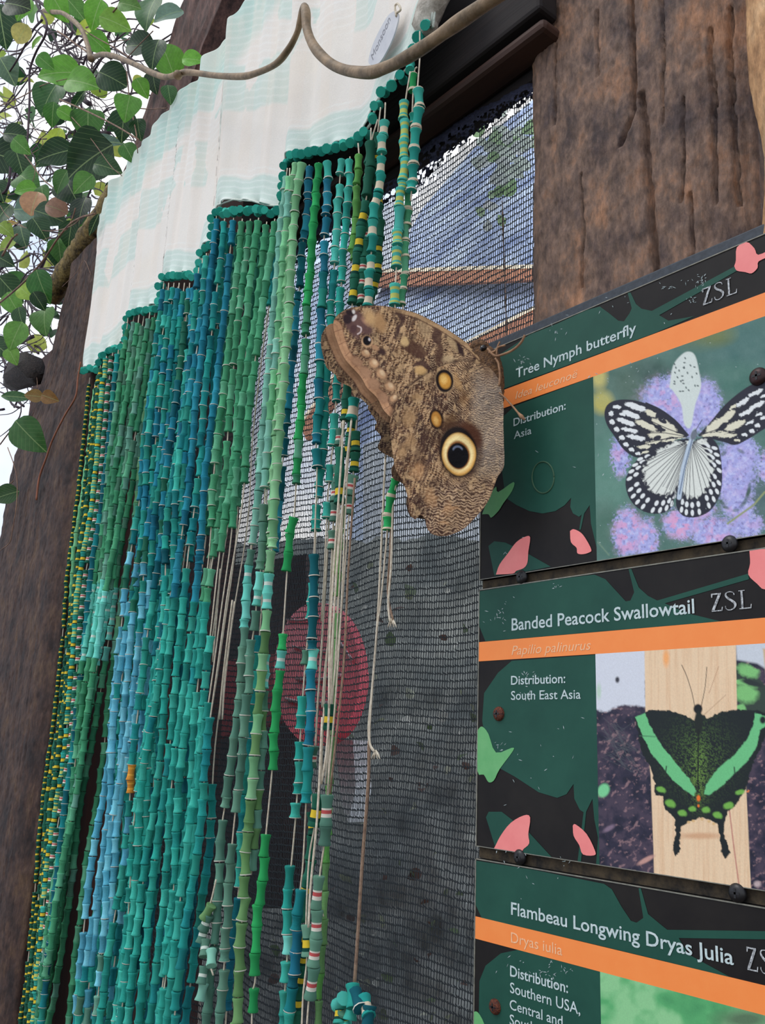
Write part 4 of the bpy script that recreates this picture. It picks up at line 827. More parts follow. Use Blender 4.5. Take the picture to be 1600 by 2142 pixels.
# ---- group 4: under the fourth step
def turn(pal, ysw, low='turq'): return lambda py: pal if py < ysw else (low if random.random() < .9 else 'teal')
G4 = [(453, 452, 'blue', 1150), (470, 458, 'teal', 1120), (489, 456, 'blue', 1180), (507, 458, 'green', 1240), (524, 458, 'green', 1230), (541, 456, 'green', 1200), (558, 464, 'green', 1180), (575, 458, 'green', 1160)]
for k, (x, y, pal, ys) in enumerate(G4):
    d = [-16, -18, -20, -26, -34, -44, -58, -70][k]
    if k < 5:
        segs = [(y + 8, 1100 + 40 * (k % 3), turn(pal, ys), rm), (1130 + 60 * (k % 2), 2170, turn(pal, 1250), pl_)]
    else: segs = [(y + 8, [0, 0, 0, 0, 0, 1160, 1110, 1010][k], pal, pl_), ([0, 0, 0, 0, 0, 1330, 1470, 1500][k], [0, 0, 0, 0, 0, 2170, 2170, 2170][k], [0, 0, 0, 0, 0, 'turq', 'turq', 'teal'][k], pl_)]
    strand(vert(x, y, drift=d), -0.038 - .003 * (k % 2), segs, wig=.003, gapf=.06)
for k, (x, y, p) in enumerate([(458, 470, 'dteal'), (480, 470, 'teal'), (498, 480, 'dkg'), (515, 480, 'green')]):
    strand(vert(x, y, drift=-22 - 5 * k), -0.020, [(y + 10, 1120 + 50 * (k % 2), p, rm), (1200 + 40 * k, 2170, MIX('turq', 'teal', 'dteal'), pl_)], wig=.004, gapf=.08)
for k, (x, y, p, e, s2_, p2) in enumerate([(566, 480, 'green', 1060, 1500, 'dteal'), (584, 470, 'teal', 640, 1640, 'teal'), (550, 480, 'dkg', 1100, 1390, 'dteal')]):
    strand(vert(x, y, drift=-60), -0.018, [(y + 10, e, p, pl_), (s2_, 2170, p2, rm)], wig=.003, gapf=.08)
# ---- seafoam and light green strands
SEA1 = [(601, 352), (596, 400), (592, 437), (585, 512), (580, 575), (572, 650), (567, 725), (560, 800), (548, 930), (541, 1025), (525, 1156), (519, 1200), (512, 1300), (506, 1406), (494, 1510), (475, 1656), (462, 1750), (453, 1937), (437, 2062), (429, 2170)]
SEA2 = [(606, 352), (604, 400), (600, 462), (592, 550), (585, 650), (580, 725), (572, 800), (563, 900), (556, 1000), (547, 1172), (537, 1250), (534, 1297), (525, 1359), (519, 1453), (509, 1547), (500, 1625), (484, 1781), (475, 1906), (469, 2015), (457, 2170)]
LG1 = [(632, 342), (620, 416), (612, 514), (605, 640), (596, 760), (585, 900), (576, 1031), (570, 1125), (559, 1265), (556, 1312), (547, 1406), (537, 1500), (534, 1562), (528, 1656), (516, 1765), (512, 1859), (503, 1969), (495, 2170)]
LG2 = [(618, 342), (611, 400), (605, 480), (601, 560), (597, 640), (588, 780), (578, 900), (570, 1031), (566, 1130), (560, 1265), (553, 1420), (549, 1560), (543, 1656), (532, 1765), (525, 1830)]
strand(SEA1, -0.040, [(372, 1030, 'sea', R2), (1030, 1150, 'sea', R2), (1150, 1310, lambda p: 'aqua' if 1190 < p < 1312 else 'gg2', pl_), (1312, 1690, 'gg2', rm), (1716, 2170, 'gg2', rm)], rad=1.04, blen=1.08, gapf=0)
strand(SEA2, -0.043, [(372, 1020, MIX('sea', 'spr'), R2), (1058, 1190, 'gg2', R2), (1195, 1275, 'aqua', pl_), (1278, 1320, 'gg2', rm), (1337, 1700, 'gg2', R2), (1765, 2010, 'gg2', rm), (2030, 2170, 'gg2', rm)], rad=1.04, blen=1.05, gapf=0)
strand(LG1, -0.047, [(342, 1140, 'lgreen', ['rim']), (1155, 1275, lambda p: 'aqua' if p > 1195 else 'lgreen', pl_), (1278, 1735, MIX('olive', 'olive', 'lgreen'), R2), (1740, 2170, 'olive', R2)], rad=1.06, blen=1.08, gapf=0)
strand(LG2, -0.040, [(345, 1140, 'lgreen', R2), (1150, 1240, 'lgreen', pl_), (1370, 1440, 'aqua', ['aqua']), (1445, 1830, MIX('olive', 'grgn'), R2)], rad=.95, gapf=0)
strand([(596, 360), (588, 480), (577, 640), (562, 800), (545, 940), (532, 1080), (523, 1160)], -0.032, [(372, 1000, MIX('sea', 'grgn'), R2)], gapf=.05)
strand([(600, 420), (585, 700), (566, 900), (555, 1100), (545, 1300), (530, 1470), (512, 1650), (500, 1850), (478, 2060), (470, 2170)], -0.028, [(440, 980, MIX('teal', 'grgn'), pl_), (1330, 1860, MIX('turq', 'teal'), R2), (1880, 2110, MIX('teal', 'blue', 'dteal'), R2)], gapf=.03)
# ---- individually traced strands to the right of the fifth step
strand([(647, 345), (643, 436), (633, 514), (625, 612), (620, 637), (615, 712), (606, 800), (596, 920), (586, 1010), (580, 1090), (570, 1200), (556, 1320), (548, 1420)], -0.036, [(352, 418, 'blue', R2), (424, 500, 'blue', R2), (510, 626, 'dteal', R2), (632, 1165, MIX('blue', 'dteal'), R2)], gapf=.05)
strand([(667, 340), (659, 436), (651, 534), (641, 652), (640, 700), (637, 755), (634, 800), (624, 930), (620, 1005), (614, 1085), (606, 1120), (600, 1200), (592, 1325), (587, 1390), (578, 1470), (570, 1600), (556, 1747), (550, 1812), (544, 1875), (537, 1937), (534, 2044), (528, 2080), (526, 2170)], -0.044,
       [(345, 640, 'brg', pl_), (646, 700, 'green', pl_), (712, 1008, MIX('brg', 'green', 'brg'), pl_), (1082, 1200, 'brg', pl_), (1326, 1360, 'brg', pl_), (1360, 1402, 'aqua', ['aqua']), (1402, 1612, 'brg', pl_), (1746, 2046, 'brg', pl_), (2069, 2119, 'brg', pl_)], gapf=0, blen=1.05)
strand([(686, 335), (684, 416), (678, 495), (678, 534), (674, 612), (670, 725), (668, 800), (665, 860), (661, 926), (663, 978), (657, 1157), (656, 1200), (656, 1281), (650, 1406), (650, 1500), (644, 1578), (641, 1656), (634, 1800), (628, 1860), (622, 1937), (615, 2031), (606, 2110), (602, 2170)], -0.046,
       [(340, 376, 'turq', ['rim']), (377, 448, 'blue', ['rim']), (457, 496, 'blue', ['rim']), (508, 926, MIX('blue', 'teal', 'blue'), R2), (942, 978, 'teal', ['rim']), (1160, 1358, 'dteal', ['rim']), (1358, 1402, 'aqua', ['aqua']), (1402, 1560, 'blue', R2), (1562, 1681, 'teal', R2), (1860, 1945, 'teal', R2), (1945, 2060, MIX('blue', 'dteal'), R2), (2064, 2170, 'teal', R2)], gapf=0, blen=1.08)
strand([(714, 332), (708, 416), (703, 514), (694, 612), (692, 660), (688, 740), (680, 820), (678, 905), (674, 947), (667, 1027), (661, 1060), (661, 1107), (652, 1250), (640, 1370), (631, 1490), (625, 1600), (619, 1700), (610, 1800), (604, 1860), (601, 1990), (596, 2070), (592, 2170)], -0.040,
       [(337, 374, 'ltq', ['rim']), (390, 560, 'ltq', ['rim']), (566, 1032, MIX('turq', 'turq', 'teal'), ['rim']), (1058, 1107, 'turq', ['rim']), (1220, 1296, 'turq', ['rim']), (1360, 1390, 'grgn', pl_), (1456, 1526, 'turq', ['rim']), (1552, 1655, 'turq', ['rim']), (1681, 1712, 'turq', ['rim']), (1810, 1956, 'turq', ['rim']), (1956, 1996, 'aqua', pl_), (2010, 2052, 'turq', pl_), (2072, 2142, 'turq', pl_)], gapf=0)
strand([(732, 328), (727, 416), (721, 495), (716, 554), (712, 630), (706, 730), (703, 820), (699, 900), (690, 990), (684, 1065), (678, 1200), (672, 1300)], -0.038, [(336, 590, 'turq', ['rim']), (603, 848, 'turq', ['rim']), (866, 938, 'turq', ['rim']), (972, 1008, 'turq', ['rim']), (1052, 1084, 'turq', ['rim'])], gapf=0, rad=.95)
strand([(749, 300), (752, 345), (747, 387), (744, 456), (740, 514), (737, 560)], -0.044, [(326, 386, 'lime', pl_), (392, 545, 'lime', pl_)], gapf=0, rad=.95)
strand([(776, 268), (775, 305), (772, 377), (766, 416), (757, 475), (749, 524), (743, 573), (737, 632), (731, 760), (726, 812), (722, 873), (716, 905), (711, 938), (711, 1054), (700, 1250), (692, 1470), (688, 1525), (680, 1600)], -0.048,
       [(300, 420, 'dkg', ['yel', 'plain']), (424, 636, 'dkg', ['yel']), (790, 880, 'dkg', ['plain', 'yel']), (938, 1054, 'dkg', ['yel', 'plain']), (1470, 1525, 'dkg', ['yel'])], gapf=0, blen=1.5, rad=1.1)
strand([(806, 215), (804, 254), (798, 318), (798, 330), (792, 397), (782, 436), (780, 495), (774, 554), (769, 632), (752, 760), (741, 830), (735, 880), (726, 1000), (712, 1300), (700, 1480), (684, 1662)], -0.050,
       [(254, 320, 'ltq', ['cream']), (331, 430, 'turq', ['cream']), (430, 530, 'turq', ['cream', 'plain', 'cream']), (536, 640, 'turq', ['cream']), (832, 880, 'turq', ['cream'])], gapf=0, rad=1.05)
strand([(796, 225), (790, 279), (786, 328), (790, 400), (794, 465), (790, 554), (781, 603), (772, 640), (748, 800), (733, 905), (724, 964), (716, 1100), (700, 1400), (680, 1640)], -0.040, [(282, 640, 'dkg', ['yel', 'plain']), (880, 964, 'dkg', ['yel'])], gapf=.02)
strand([(790, 250), (776, 300), (770, 360), (764, 430), (765, 514), (758, 580), (755, 640), (752, 800), (744, 905), (739, 989), (730, 1075), (712, 1300), (690, 1500)], -0.044, [(310, 640, 'dkg', ['pink', 'plain']), (905, 990, 'dkg', ['yel']), (996, 1075, 'gg2', ['pink'])], gapf=.02)
strand([(720, 860), (713, 896), (703, 1000), (700, 1060), (695, 1130), (688, 1300), (676, 1500), (672, 1640)], -0.036, [(896, 936, 'gg2', ['pink']), (975, 1090, 'gg2', ['pink']), (1111, 1157, 'gg2', ['pink'])], gapf=0)
strand([(858, 150), (848, 214), (845, 290), (845, 338), (837, 416), (833, 475), (830, 540), (827, 597), (826, 642), (818, 800), (806, 960)], -0.044, [(214, 396, 'ltq', ['yel2']), (396, 514, 'ltq', ['yel2', 'plain']), (521, 568, 'ltq', ['yel2']), (596, 645, 'ltq', ['yel2'])], gapf=0, rad=1.04, blen=1.25)
strand([(878, 66), (878, 120), (873, 190), (874, 237), (868, 285), (863, 332), (861, 392), (859, 420)], -0.042, [(188, 398, 'turq', ['creamrim'])], gapf=0, rad=1.04, blen=1.12)
strand([(872, 140), (866, 155), (862, 240), (858, 330), (855, 407), (850, 475), (846, 554), (843, 632), (836, 820), (829, 1002), (822, 1030), (814, 1060), (810, 1109), (797, 1250), (787, 1330), (778, 1450), (773, 1545), (783, 1572)], -0.036, [(154, 190, 'brg', ['creamrim']), (240, 262, 'turq', ['creamrim']), (400, 640, 'green', ['creamrim']), (1000, 1109, 'brg', ['creamrim'])], gapf=.04, rad=.86)
# olive thin strand and the striped tail at the bottom
strand([(728, 1040), (714, 1094), (708, 1180), (704, 1300), (697, 1450), (694, 1540), (684, 1760), (680, 1860), (674, 1960), (668, 2060), (664, 2170)], -0.030, [(1060, 1250, 'lime', pl_), (1284, 2170, MIX('olive', 'lime'), pl_)], rad=.72, gapf=.02, blen=1.2)
strand([(690, 1480), (686, 1660), (683, 1700), (678, 1765), (670, 1820), (666, 1860), (662, 1920), (660, 1990), (650, 2060), (645, 2100), (640, 2170)], -0.046, [(1662, 1769, 'gg2', ['pink', 'plain']), (1832, 2096, 'gg2', ['pink'])], gapf=0, rad=1.08, blen=1.3)
strand([(678, 1480), (668, 1640), (665, 1665), (658, 1728), (646, 1800), (640, 1934), (642, 2003), (634, 2080), (630, 2170)], -0.048, [(1662, 1730, 'dkg', ['yel']), (1936, 2004, 'gg2', ['yel'])], gapf=0, rad=1.1, blen=1.5)
strand([(655, 1560), (650, 1640), (655, 1740), (644, 1830), (633, 1860), (640, 1960), (626, 2060), (618, 2170)], -0.038, [(1560, 1610, 'gg2', ['pink']), (1700, 2170, 'dkg', ['yel', 'plain', 'pink'])], gapf=.1)
# ---- loose cords
def cord(pts, y, m=M_CORD, r=0.0008, name='loose_cord'): return tube(name, spline(P([a for a, b in pts], [b for a, b in pts], y), 6), r, m, cur, 6)
cord([(735, 880), (722, 1000), (704, 1200), (692, 1400), (684, 1560), (672, 1640)], -0.052); cord([(718, 880), (714, 960), (700, 1160), (690, 1330), (688, 1480)], -0.053)
cord([(806, 955), (797, 1150), (790, 1290), (780, 1420), (771, 1520), (775, 1560), (788, 1577)], -0.034); cord([(820, 1020), (816, 1150), (811, 1240), (822, 1298)], -0.034, M_CORD2); cord([(822, 1030), (818, 1180), (812, 1260), (816, 1302)], -0.035)
cord([(772, 1550), (770, 1640), (758, 1800), (748, 1960), (741, 2062)], -0.030, M_CORD2, .0012)
for a in [(486, 1255), (491, 1258)]: cord([a, (a[0] - 12, 1350), (a[0] - 22, 1440), (a[0] - 27 + random.uniform(-5, 5), 1505)], -0.026)
for a in [(461, 1190)]: cord([a, (a[0] - 8, 1290), (a[0] - 16, 1385)], -0.014)
cord([(674, 1500), (664, 1700), (650, 1850), (645, 1940)], -0.054); cord([(690, 1060), (676, 1300), (664, 1480), (660, 1560)], -0.03); cord([(700, 1100), (690, 1300), (680, 1400), (674, 1480)], -0.031); cord([(742, 1000), (728, 1200), (718, 1400), (690, 1660)], -0.052, M_CORD2)
# frayed tufts
for x, y in [(820, 1300), (786, 1576), (668, 1905)]:
    parts = [tube_geo(P([x, x + dx, x + dx * 1.8], [y - 6, y + 2, y + 12], -0.034), [0.0007, .0007, .0003], 5) for dx in (-5, -2, 2, 5)]; mesh('frayed_tuft', *join_geo(parts), M_CORD, cur)
# knotted tail of beads at the bottom
kn = [((738, 2084), 60, 'turq', 'plain'), ((712, 2096), -30, 'ltq', 'plain'), ((712, 2116), 70, 'turq', 'yel'), ((720, 2136), -70, 'grgn', 'yel'), ((748, 2092), 30, 'dteal', 'rim'), ((766, 2106), 35, 'teal', 'cream'), ((770, 2130), 80, 'dteal', 'plain'), ((736, 2108), 85, 'turq', 'plain'), ((728, 2156), 20, 'ltq', 'plain')]
ks = tube('strand', P([741, 742, 750, 768, 768], [2058, 2080, 2092, 2108, 2160], -0.036), 0.0008, M_CORD2, cur, 5)
def loose(strand_o, px, py, ang, y, r, L_, kind, c):
    a = math.radians(ang); ce = P(px, py, y); z = np.array([math.cos(a) * .9, -.25, -math.sin(a)]); z = _n(z); x = _n(np.cross(z, [0, 1, 0])); yv = np.cross(z, x)
    M = np.eye(4); M[:3, 0] = x * r; M[:3, 1] = yv * r; M[:3, 2] = z * L_; M[:3, 3] = ce; ALLB.append((strand_o, M, kind, c))
for (px, py), an, p, k in kn: loose(ks, px, py, an, -0.036 - random.uniform(0, .004), BR * 1.15, BL * .95, k, pick(p))
# curled strand bit near the bottom left of the grey-green strands
kc = tube('strand', spline(P([452, 440, 428, 424, 432, 446], [1840, 1890, 1920, 1960, 1996, 2040], -0.046), 6), 0.0007, M_CORD, cur, 5)
for (px, py), an, p in [((434, 1908), 120, 'olive'), ((430, 1930), 110, 'gg2'), ((424, 1955), 90, 'gg2'), ((428, 1984), 60, 'gg2'), ((442, 2004), 50, 'sea'), ((424, 2040), 80, 'gg2'), ((422, 2075), 85, 'sea')]: loose(kc, px, py, an, -0.048, BR * 1.05, BL * .85, 'aqua' if p == 'gg2' else 'plain', pick(p))
# ---- beads that edge the cloth, lying across its lower rim
EB = []
eb_px = [q for q in bot_px[:-3] if not (450 < q[0] < 592)]; eb_px = sorted(eb_px + [(456, 440), (500, 438), (545, 437), (584, 436)], key=lambda q: q[0]); ep = spline(np.array(eb_px, float) + [0, 5], 6); 
wE = P(ep[:, 0], ep[:, 1], YC - 0.006); sE = np.concatenate([[0], np.cumsum(np.linalg.norm(np.diff(wE, axis=0), axis=1))])
q = 0.0; etm = None
while q < sE[-1]:
    c = np.array([np.interp(q, sE, wE[:, k]) for k in range(3)]); q += random.uniform(.0096, .0122)
    z = _n(_n(CAM - c) + rng.normal(0, .22, 3) + [0, -.25, 0]); x = _n(np.cross(z, [0, 0, 1])); yv = np.cross(z, x)
    r = 0.0042 * random.uniform(.92, 1.1); M = np.eye(4); M[:3, 0] = x * r; M[:3, 1] = yv * r; M[:3, 2] = z * 0.011; M[:3, 3] = c + [0, -0.001, random.uniform(-.0015, .0015)]
    EB.append((M, np.array(random.choice([(52, 172, 152), (62, 184, 164), (42, 156, 140)]), float)))
for M, c in EB:
    o = bpy.data.objects.new('edge_bead', TME['plain']); link(o); attach(o, cur); o.matrix_basis = Matrix(M.tolist()); o.matrix_parent_inverse = Matrix.Translation(cur.location).inverted(); o.color = tuple(lin(c)) + (1,)
# ---- link the 300 nearest beads as sub-parts, the rest as one joined part
cen = np.array([b[1][:3, 3] for b in ALLB]); pr = project(cen); vis = (pr[:, 0] > 0) & (pr[:, 0] < 1600) & (pr[:, 1] > 0) & (pr[:, 1] < 2142)
lay = cen[:, 1] < -0.0335
size = np.array([np.linalg.norm(b[1][:3, 2]) * np.linalg.norm(b[1][:3, 0]) for b in ALLB]) / pr[:, 2] ** 2 * vis * lay
wing = (pr[:, 0] > 705) & (pr[:, 0] < 900) & (pr[:, 1] > 645) & (pr[:, 1] < 800); size = size * ~wing
order = np.argsort(-size)[:300]; pickd = set(order.tolist()); print('beads', len(ALLB))
for i in order:
    so_, M, k, c = ALLB[i]; o = bpy.data.objects.new('bead', TME[k]); o.parent = so_; o.matrix_basis = Matrix(M.tolist()); o.color = tuple(float(v) for v in lin(c)) + (1,); link(o)
byk = {}
for i, b in enumerate(ALLB):
    if i not in pickd: byk.setdefault(b[2], []).append(b)
VV, F3, F4, C3, C4, base = [], [], [], [], [], 0
for k, L_ in byk.items():
    v, f, C = TPL[k]; Ms = np.array([b[1] for b in L_]); cols = np.array([lin(b[3]) for b in L_])
    w = np.einsum('bij,vj->bvi', Ms[:, :3, :3], v) + Ms[:, None, :3, 3]; VV.append(w.reshape(-1, 3)); nb = len(L_)
    off = base + np.arange(nb)[:, None, None] * len(v)
    i3 = [i for i, q in enumerate(f) if len(q) == 3]; i4 = [i for i, q in enumerate(f) if len(q) == 4]
    q4 = np.array([f[i] for i in i4]); q3 = np.array([f[i] for i in i3]); t1, t2 = q4[:, [0, 1, 2]], q4[:, [0, 2, 3]]
    for q, ii in ((q3, i3), (t1, i4), (t2, i4)):
        F3.append((q[None] + off).reshape(-1, 3)); a = C[ii][None, :, 3:]; C3.append((C[ii][None, :, :3] * a + cols[:, None, :] * (1 - a)).reshape(-1, 3))
    base += nb * len(v)
o = mesh('beads', np.vstack(VV), np.concatenate(F3), M_BEADS, cur, True, np.concatenate(C3), 'FACE'); tag(o, kind='stuff')
# ---- oval paper tag with worn grey script
tgp = np.array([(826, 22), (833, 30), (831, 48), (822, 78), (808, 108), (794, 130), (780, 136), (771, 132), (772, 118), (780, 92), (795, 60), (812, 32)], float); tgp = spline(np.vstack([tgp, tgp[:1]]), 4)[:-1]
yt = YC - 0.010; wv = P(tgp[:, 0], tgp[:, 1], yt); n = len(wv)
lt = mesh('paper_tag', np.vstack([wv, wv + [0, 0.0012, 0]]), [tuple(range(n)), tuple(range(2 * n - 1, n - 1, -1))] + [(k, k + n, (k + 1) % n + n, (k + 1) % n) for k in range(n)], mat('grey_card', (206, 208, 212), (192, 195, 202), scale=90), cur, smooth=False); lt['label'] = 'grey oval card tag with worn script'
cu = bpy.data.curves.new('script', 'FONT'); cu.body = 'Monsoon'; cu.shear = .3; to = bpy.data.objects.new('script', cu); SC.collection.objects.link(to); bpy.context.view_layer.update()
me = bpy.data.meshes.new_from_object(to.evaluated_get(bpy.context.evaluated_depsgraph_get())); bpy.data.objects.remove(to); n = len(me.vertices); co = np.empty(n * 3, np.float32); me.vertices.foreach_get('co', co); co = co.reshape(-1, 3)
u = (co[:, 0] - co[:, 0].min()) / np.ptp(co[:, 0]); h_ = co[:, 1]; PXt = 780 + (818 - 780) * u + h_ * -9; PYt = 126 + (40 - 126) * u + h_ * -8 + 0
wt_ = P(PXt, PYt, yt); wt_[:, 1] = yt - 0.0002; me.vertices.foreach_set('co', wt_.astype(np.float32).ravel()); me.materials.clear(); me.materials.append(mat('worn_grey_script', (120, 122, 130), (160, 162, 170), scale=900)); me.update()
o = bpy.data.objects.new('tag_lettering', me); link(o); o.parent = lt
tube('tag_loop', spline(P([828, 838, 832, 826, 829], [28, 20, 8, 14, 34], yt - .0005), 5), 0.0009, M_CORD, cur, 6)
# ------------------------------------------------------------------ owl butterfly, wings closed, hanging from the netting beside the top sign
BA = P(1044, 800, -0.026); th = math.radians(20); NB = np.array([math.sin(th), -math.cos(th), 0.0])
def PB(px, py, off=0.0):
    px = np.asarray(px, float); py = np.asarray(py, float); c = np.stack([(px - CX) / F_PX, (py - CY) / F_PX, np.ones_like(px)], -1); d = c @ ROT.T
    t = ((BA - CAM) @ NB + off) / (d @ NB); return CAM + d * t[..., None]
ZO = lambda zx, zy: (640 + np.asarray(zx, float) / 3.478, 600 + np.asarray(zy, float) / 3.478)
owl = empty('owl_butterfly', 'large brown owl butterfly with a yellow-ringed eyespot, wings closed, hanging beside the top sign', 'butterfly', tuple(PB(1040, 760)))
M_WING = mat('wing_scales', None, rough=0.85, scale=1100, attr='col', grain=0.1, bump=0.3, bscale=900, dist=0.0006, spec=0.15)
FW = [(205, 250), (232, 208), (300, 165), (380, 142), (480, 135), (580, 143), (700, 162), (820, 200), (940, 258), (1040, 318), (1130, 378), (1210, 440), (1290, 520), (1300, 640), (1200, 760), (1000, 800), (800, 840), (700, 900), (640, 960), (612, 945), (560, 890), (510, 800), (450, 740), (400, 660), (340, 590), (290, 530), (250, 460), (220, 380), (203, 300)]
HW = [(1215, 545), (1120, 545), (1000, 568), (880, 640), (790, 700), (710, 760), (655, 850), (630, 930), (612, 990), (614, 1080), (624, 1180), (640, 1260), (655, 1330), (692, 1400), (720, 1470), (745, 1560), (752, 1640), (790, 1690), (830, 1660), (862, 1690), (875, 1745), (920, 1800), (1000, 1815), (1080, 1792), (1160, 1750), (1230, 1680), (1290, 1612), (1340, 1530), (1370, 1440), (1392, 1380), (1430, 1320), (1440, 1250), (1440, 1100), (1436, 950), (1430, 800), (1405, 680), (1350, 600), (1280, 550)]
def wing_paint(p, fore):
    x, y = p.x, p.y
    wx = x + 26 * (fbm(x / 60, y / 60, 1) * 2 - 1); wy = y + 26 * (fbm(x / 60, y / 60, 2) * 2 - 1)
    p.C[:] = lin((132, 96, 70)); n = fbm(wx / 90, wy / 120, 4); p.blend(np.clip((n - .42) * 4, 0, 1) * .8, (172, 136, 98)); p.blend(np.clip((.49 - n) * 7, 0, 1) * .85, (72, 50, 42))
    # fine ripples: slanted on the left, level and zigzag on the right
    r = np.clip((x - 900) / 300, 0, 1) if not fore else np.clip((x - 500) / 900, 0, .5)
    a = 12 * fbm(x / 22, y / 30, 6) + 6 * fbm(x / 9, y / 16, 9)
    st = np.sin((y * .40 + .10 * x * (1 - r)) * (0.9) + a * (1.1)); st2 = np.sin(x * .20 + y * .07 + 13 * fbm(x / 24, y / 60, 8))
    rip = np.where(r > .45, st, .55 * st + .6 * st2); amp = .75 + .4 * fbm(x / 80, y / 80, 14)
    p.blend(np.clip(rip * 2.2 - .1, 0, 1) * amp, (60, 40, 34)); p.blend(np.clip(-rip * 1.8 - .4, 0, 1) * .7, (204, 174, 136)); q_ = fbm(wx / 34, wy / 46, 41); p.blend(np.clip((q_ - .56) * 9, 0, 1) * .6, (62, 42, 36)); q_ = fbm(wx / 30, wy / 40, 51); p.blend(np.clip((q_ - .60) * 9, 0, 1) * .6, (206, 170, 126))
    if fore:
        # outer margin: tan band with scalloped cells
        M1 = spline([(203, 300), (220, 380), (250, 460), (290, 530), (340, 590), (400, 660), (450, 740), (510, 800), (560, 890), (612, 950)], 6)
        d = p.sdf(M1, None, x, y, False); tan = np.clip((62 - d) / 8, 0, 1); p.blend(tan * .92, (186, 140, 104)); p.blend(np.clip((9 - abs(d - 62)) / 5, 0, 1) * .45, (110, 74, 56)); p.blend(np.clip((7 - abs(d - 24)) / 4, 0, 1) * .35, (146, 104, 78))
        p.blend(tan * np.clip((fbm(x / 20, y / 20, 3) - .5) * 3, 0, 1) * .4, (208, 166, 128))
        for (a, b) in [((205, 330), (275, 300)), ((238, 420), (310, 380)), ((290, 505), (360, 440)), ((350, 585), (430, 520)), ((410, 665), (500, 590)), ((460, 740), (550, 680)), ((520, 810), (600, 760)), ((570, 890), (640, 850))]: p.line([a, b], 2, (120, 82, 62), 5)
        for c in [(490, 555, 40, 30, 52), (548, 634, 42, 30, 54), (604, 722, 36, 30, 60), (432, 482, 30, 24, 48), (640, 812, 30, 30, 64)]:
            p.ell(c[0], c[1], c[2] + 9, c[3] + 9, (92, 62, 50), ang=c[4], soft=.5, warp=10, op=.8); p.ell(*c[:4], (190, 148, 110), ang=c[4], soft=.5, warp=10); p.ell(c[0] + 8, c[1] - 8, c[2] * .55, c[3] * .5, (216, 184, 146), ang=c[4], soft=.9)
        for c in [(430, 618, 44, 34, 50), (498, 706, 44, 34, 54), (556, 800, 42, 32, 60), (370, 540, 38, 28, 46)]:
            p.ell(c[0], c[1], c[2] + 6, c[3] + 6, (120, 84, 66), ang=c[4], soft=.5, warp=10, op=.6); p.ell(*c[:4], (168, 128, 98), ang=c[4], soft=.5, warp=10, op=.9)
        # apex patch
        p.poly([(275, 215), (300, 180), (360, 168), (430, 215), (480, 270), (490, 330), (450, 350), (400, 345), (380, 380), (330, 340), (285, 280)], (98, 70, 66), 24, sm=3, op=.95, warp=10)
        p.ell(300, 235, 32, 34, (52, 36, 40), soft=.4); p.ell(318, 190, 30, 20, (46, 32, 36), 30, soft=.5); p.ell(350, 225, 13, 26, (214, 204, 200), 30, soft=.5); p.ell(345, 180, 10, 14, (222, 214, 206), soft=.8)
        p.line(spline([(375, 285), (402, 300), (400, 330), (378, 345)], 4), 5, (206, 186, 180), 7); p.ell(345, 305, 26, 30, (80, 54, 54), soft=.6); p.ell(430, 250, 18, 40, (150, 112, 92), -40, soft=.8)
        p.ell(446, 398, 40, 42, (206, 164, 124), soft=.25); p.ell(446, 392, 30, 36, (16, 12, 18), soft=.3); p.ell(462, 384, 8, 11, (210, 200, 200), soft=.8)
        p.ell(545, 470, 34, 26, (62, 42, 38), 30, soft=.7, warp=12); p.ell(500, 440, 30, 18, (176, 134, 100), 30, soft=.7)
        p.ell(470, 230, 40, 60, (190, 152, 106), -30, soft=.8, warp=14); p.ell(540, 260, 36, 70, (176, 136, 94), -10, soft=.8, warp=14)
        p.poly([(640, 165), (690, 175), (715, 240), (690, 300), (660, 380), (640, 380), (660, 290), (690, 240), (650, 200)], (66, 44, 40), 10, sm=3, warp=10, op=.9)
        p.poly([(690, 400), (740, 380), (840, 430), (880, 500), (820, 520), (740, 480), (690, 440)], (84, 56, 44), 14, sm=3, warp=14, op=.9); p.poly([(920, 300), (960, 290), (990, 340), (980, 420), (930, 400), (915, 350)], (74, 50, 42), 12, sm=3, warp=14, op=.9); p.poly([(960, 420), (990, 420), (1000, 540), (960, 580), (940, 520)], (82, 56, 46), 12, sm=3, warp=14, op=.85)
        p.ell(720, 400, 26, 36, (206, 172, 122), 0, soft=.6, warp=12); p.ell(860, 300, 36, 80, (176, 148, 112), -20, soft=.8, warp=14, op=.6); p.ell(1110, 440, 18, 70, (56, 38, 36), -24, soft=.6, warp=14); p.ell(1060, 400, 20, 70, (196, 166, 124), -24, soft=.7, op=.7, warp=14); p.ell(1030, 520, 40, 30, (200, 172, 132), 0, soft=.8, op=.7, warp=16)
        p.poly([(780, 580), (800, 545), (860, 545), (905, 580), (890, 620), (860, 590), (810, 575)], (72, 48, 42), 8, sm=3, op=.9); p.ell(835, 610, 44, 34, (194, 156, 104), 20, soft=.5, warp=10)
        # costal edge
        cs = spline([(205, 250), (232, 208), (300, 165), (380, 142), (480, 135), (580, 143), (700, 162), (820, 200), (940, 258), (1040, 318), (1130, 378), (1210, 440), (1290, 520)], 5)
        d = p.sdf(cs, None, x, y, False); k = np.clip((x - 560) / 200, 0, 1); p.blend(np.clip((34 - d) / 8, 0, 1) * k * .85, (176, 142, 104)); p.blend(np.clip((6 - abs(d - 36)) / 4, 0, 1) * k * .8, (96, 68, 50)); p.blend(np.clip((7 - d) / 3, 0, 1) * .6, (112, 84, 62))
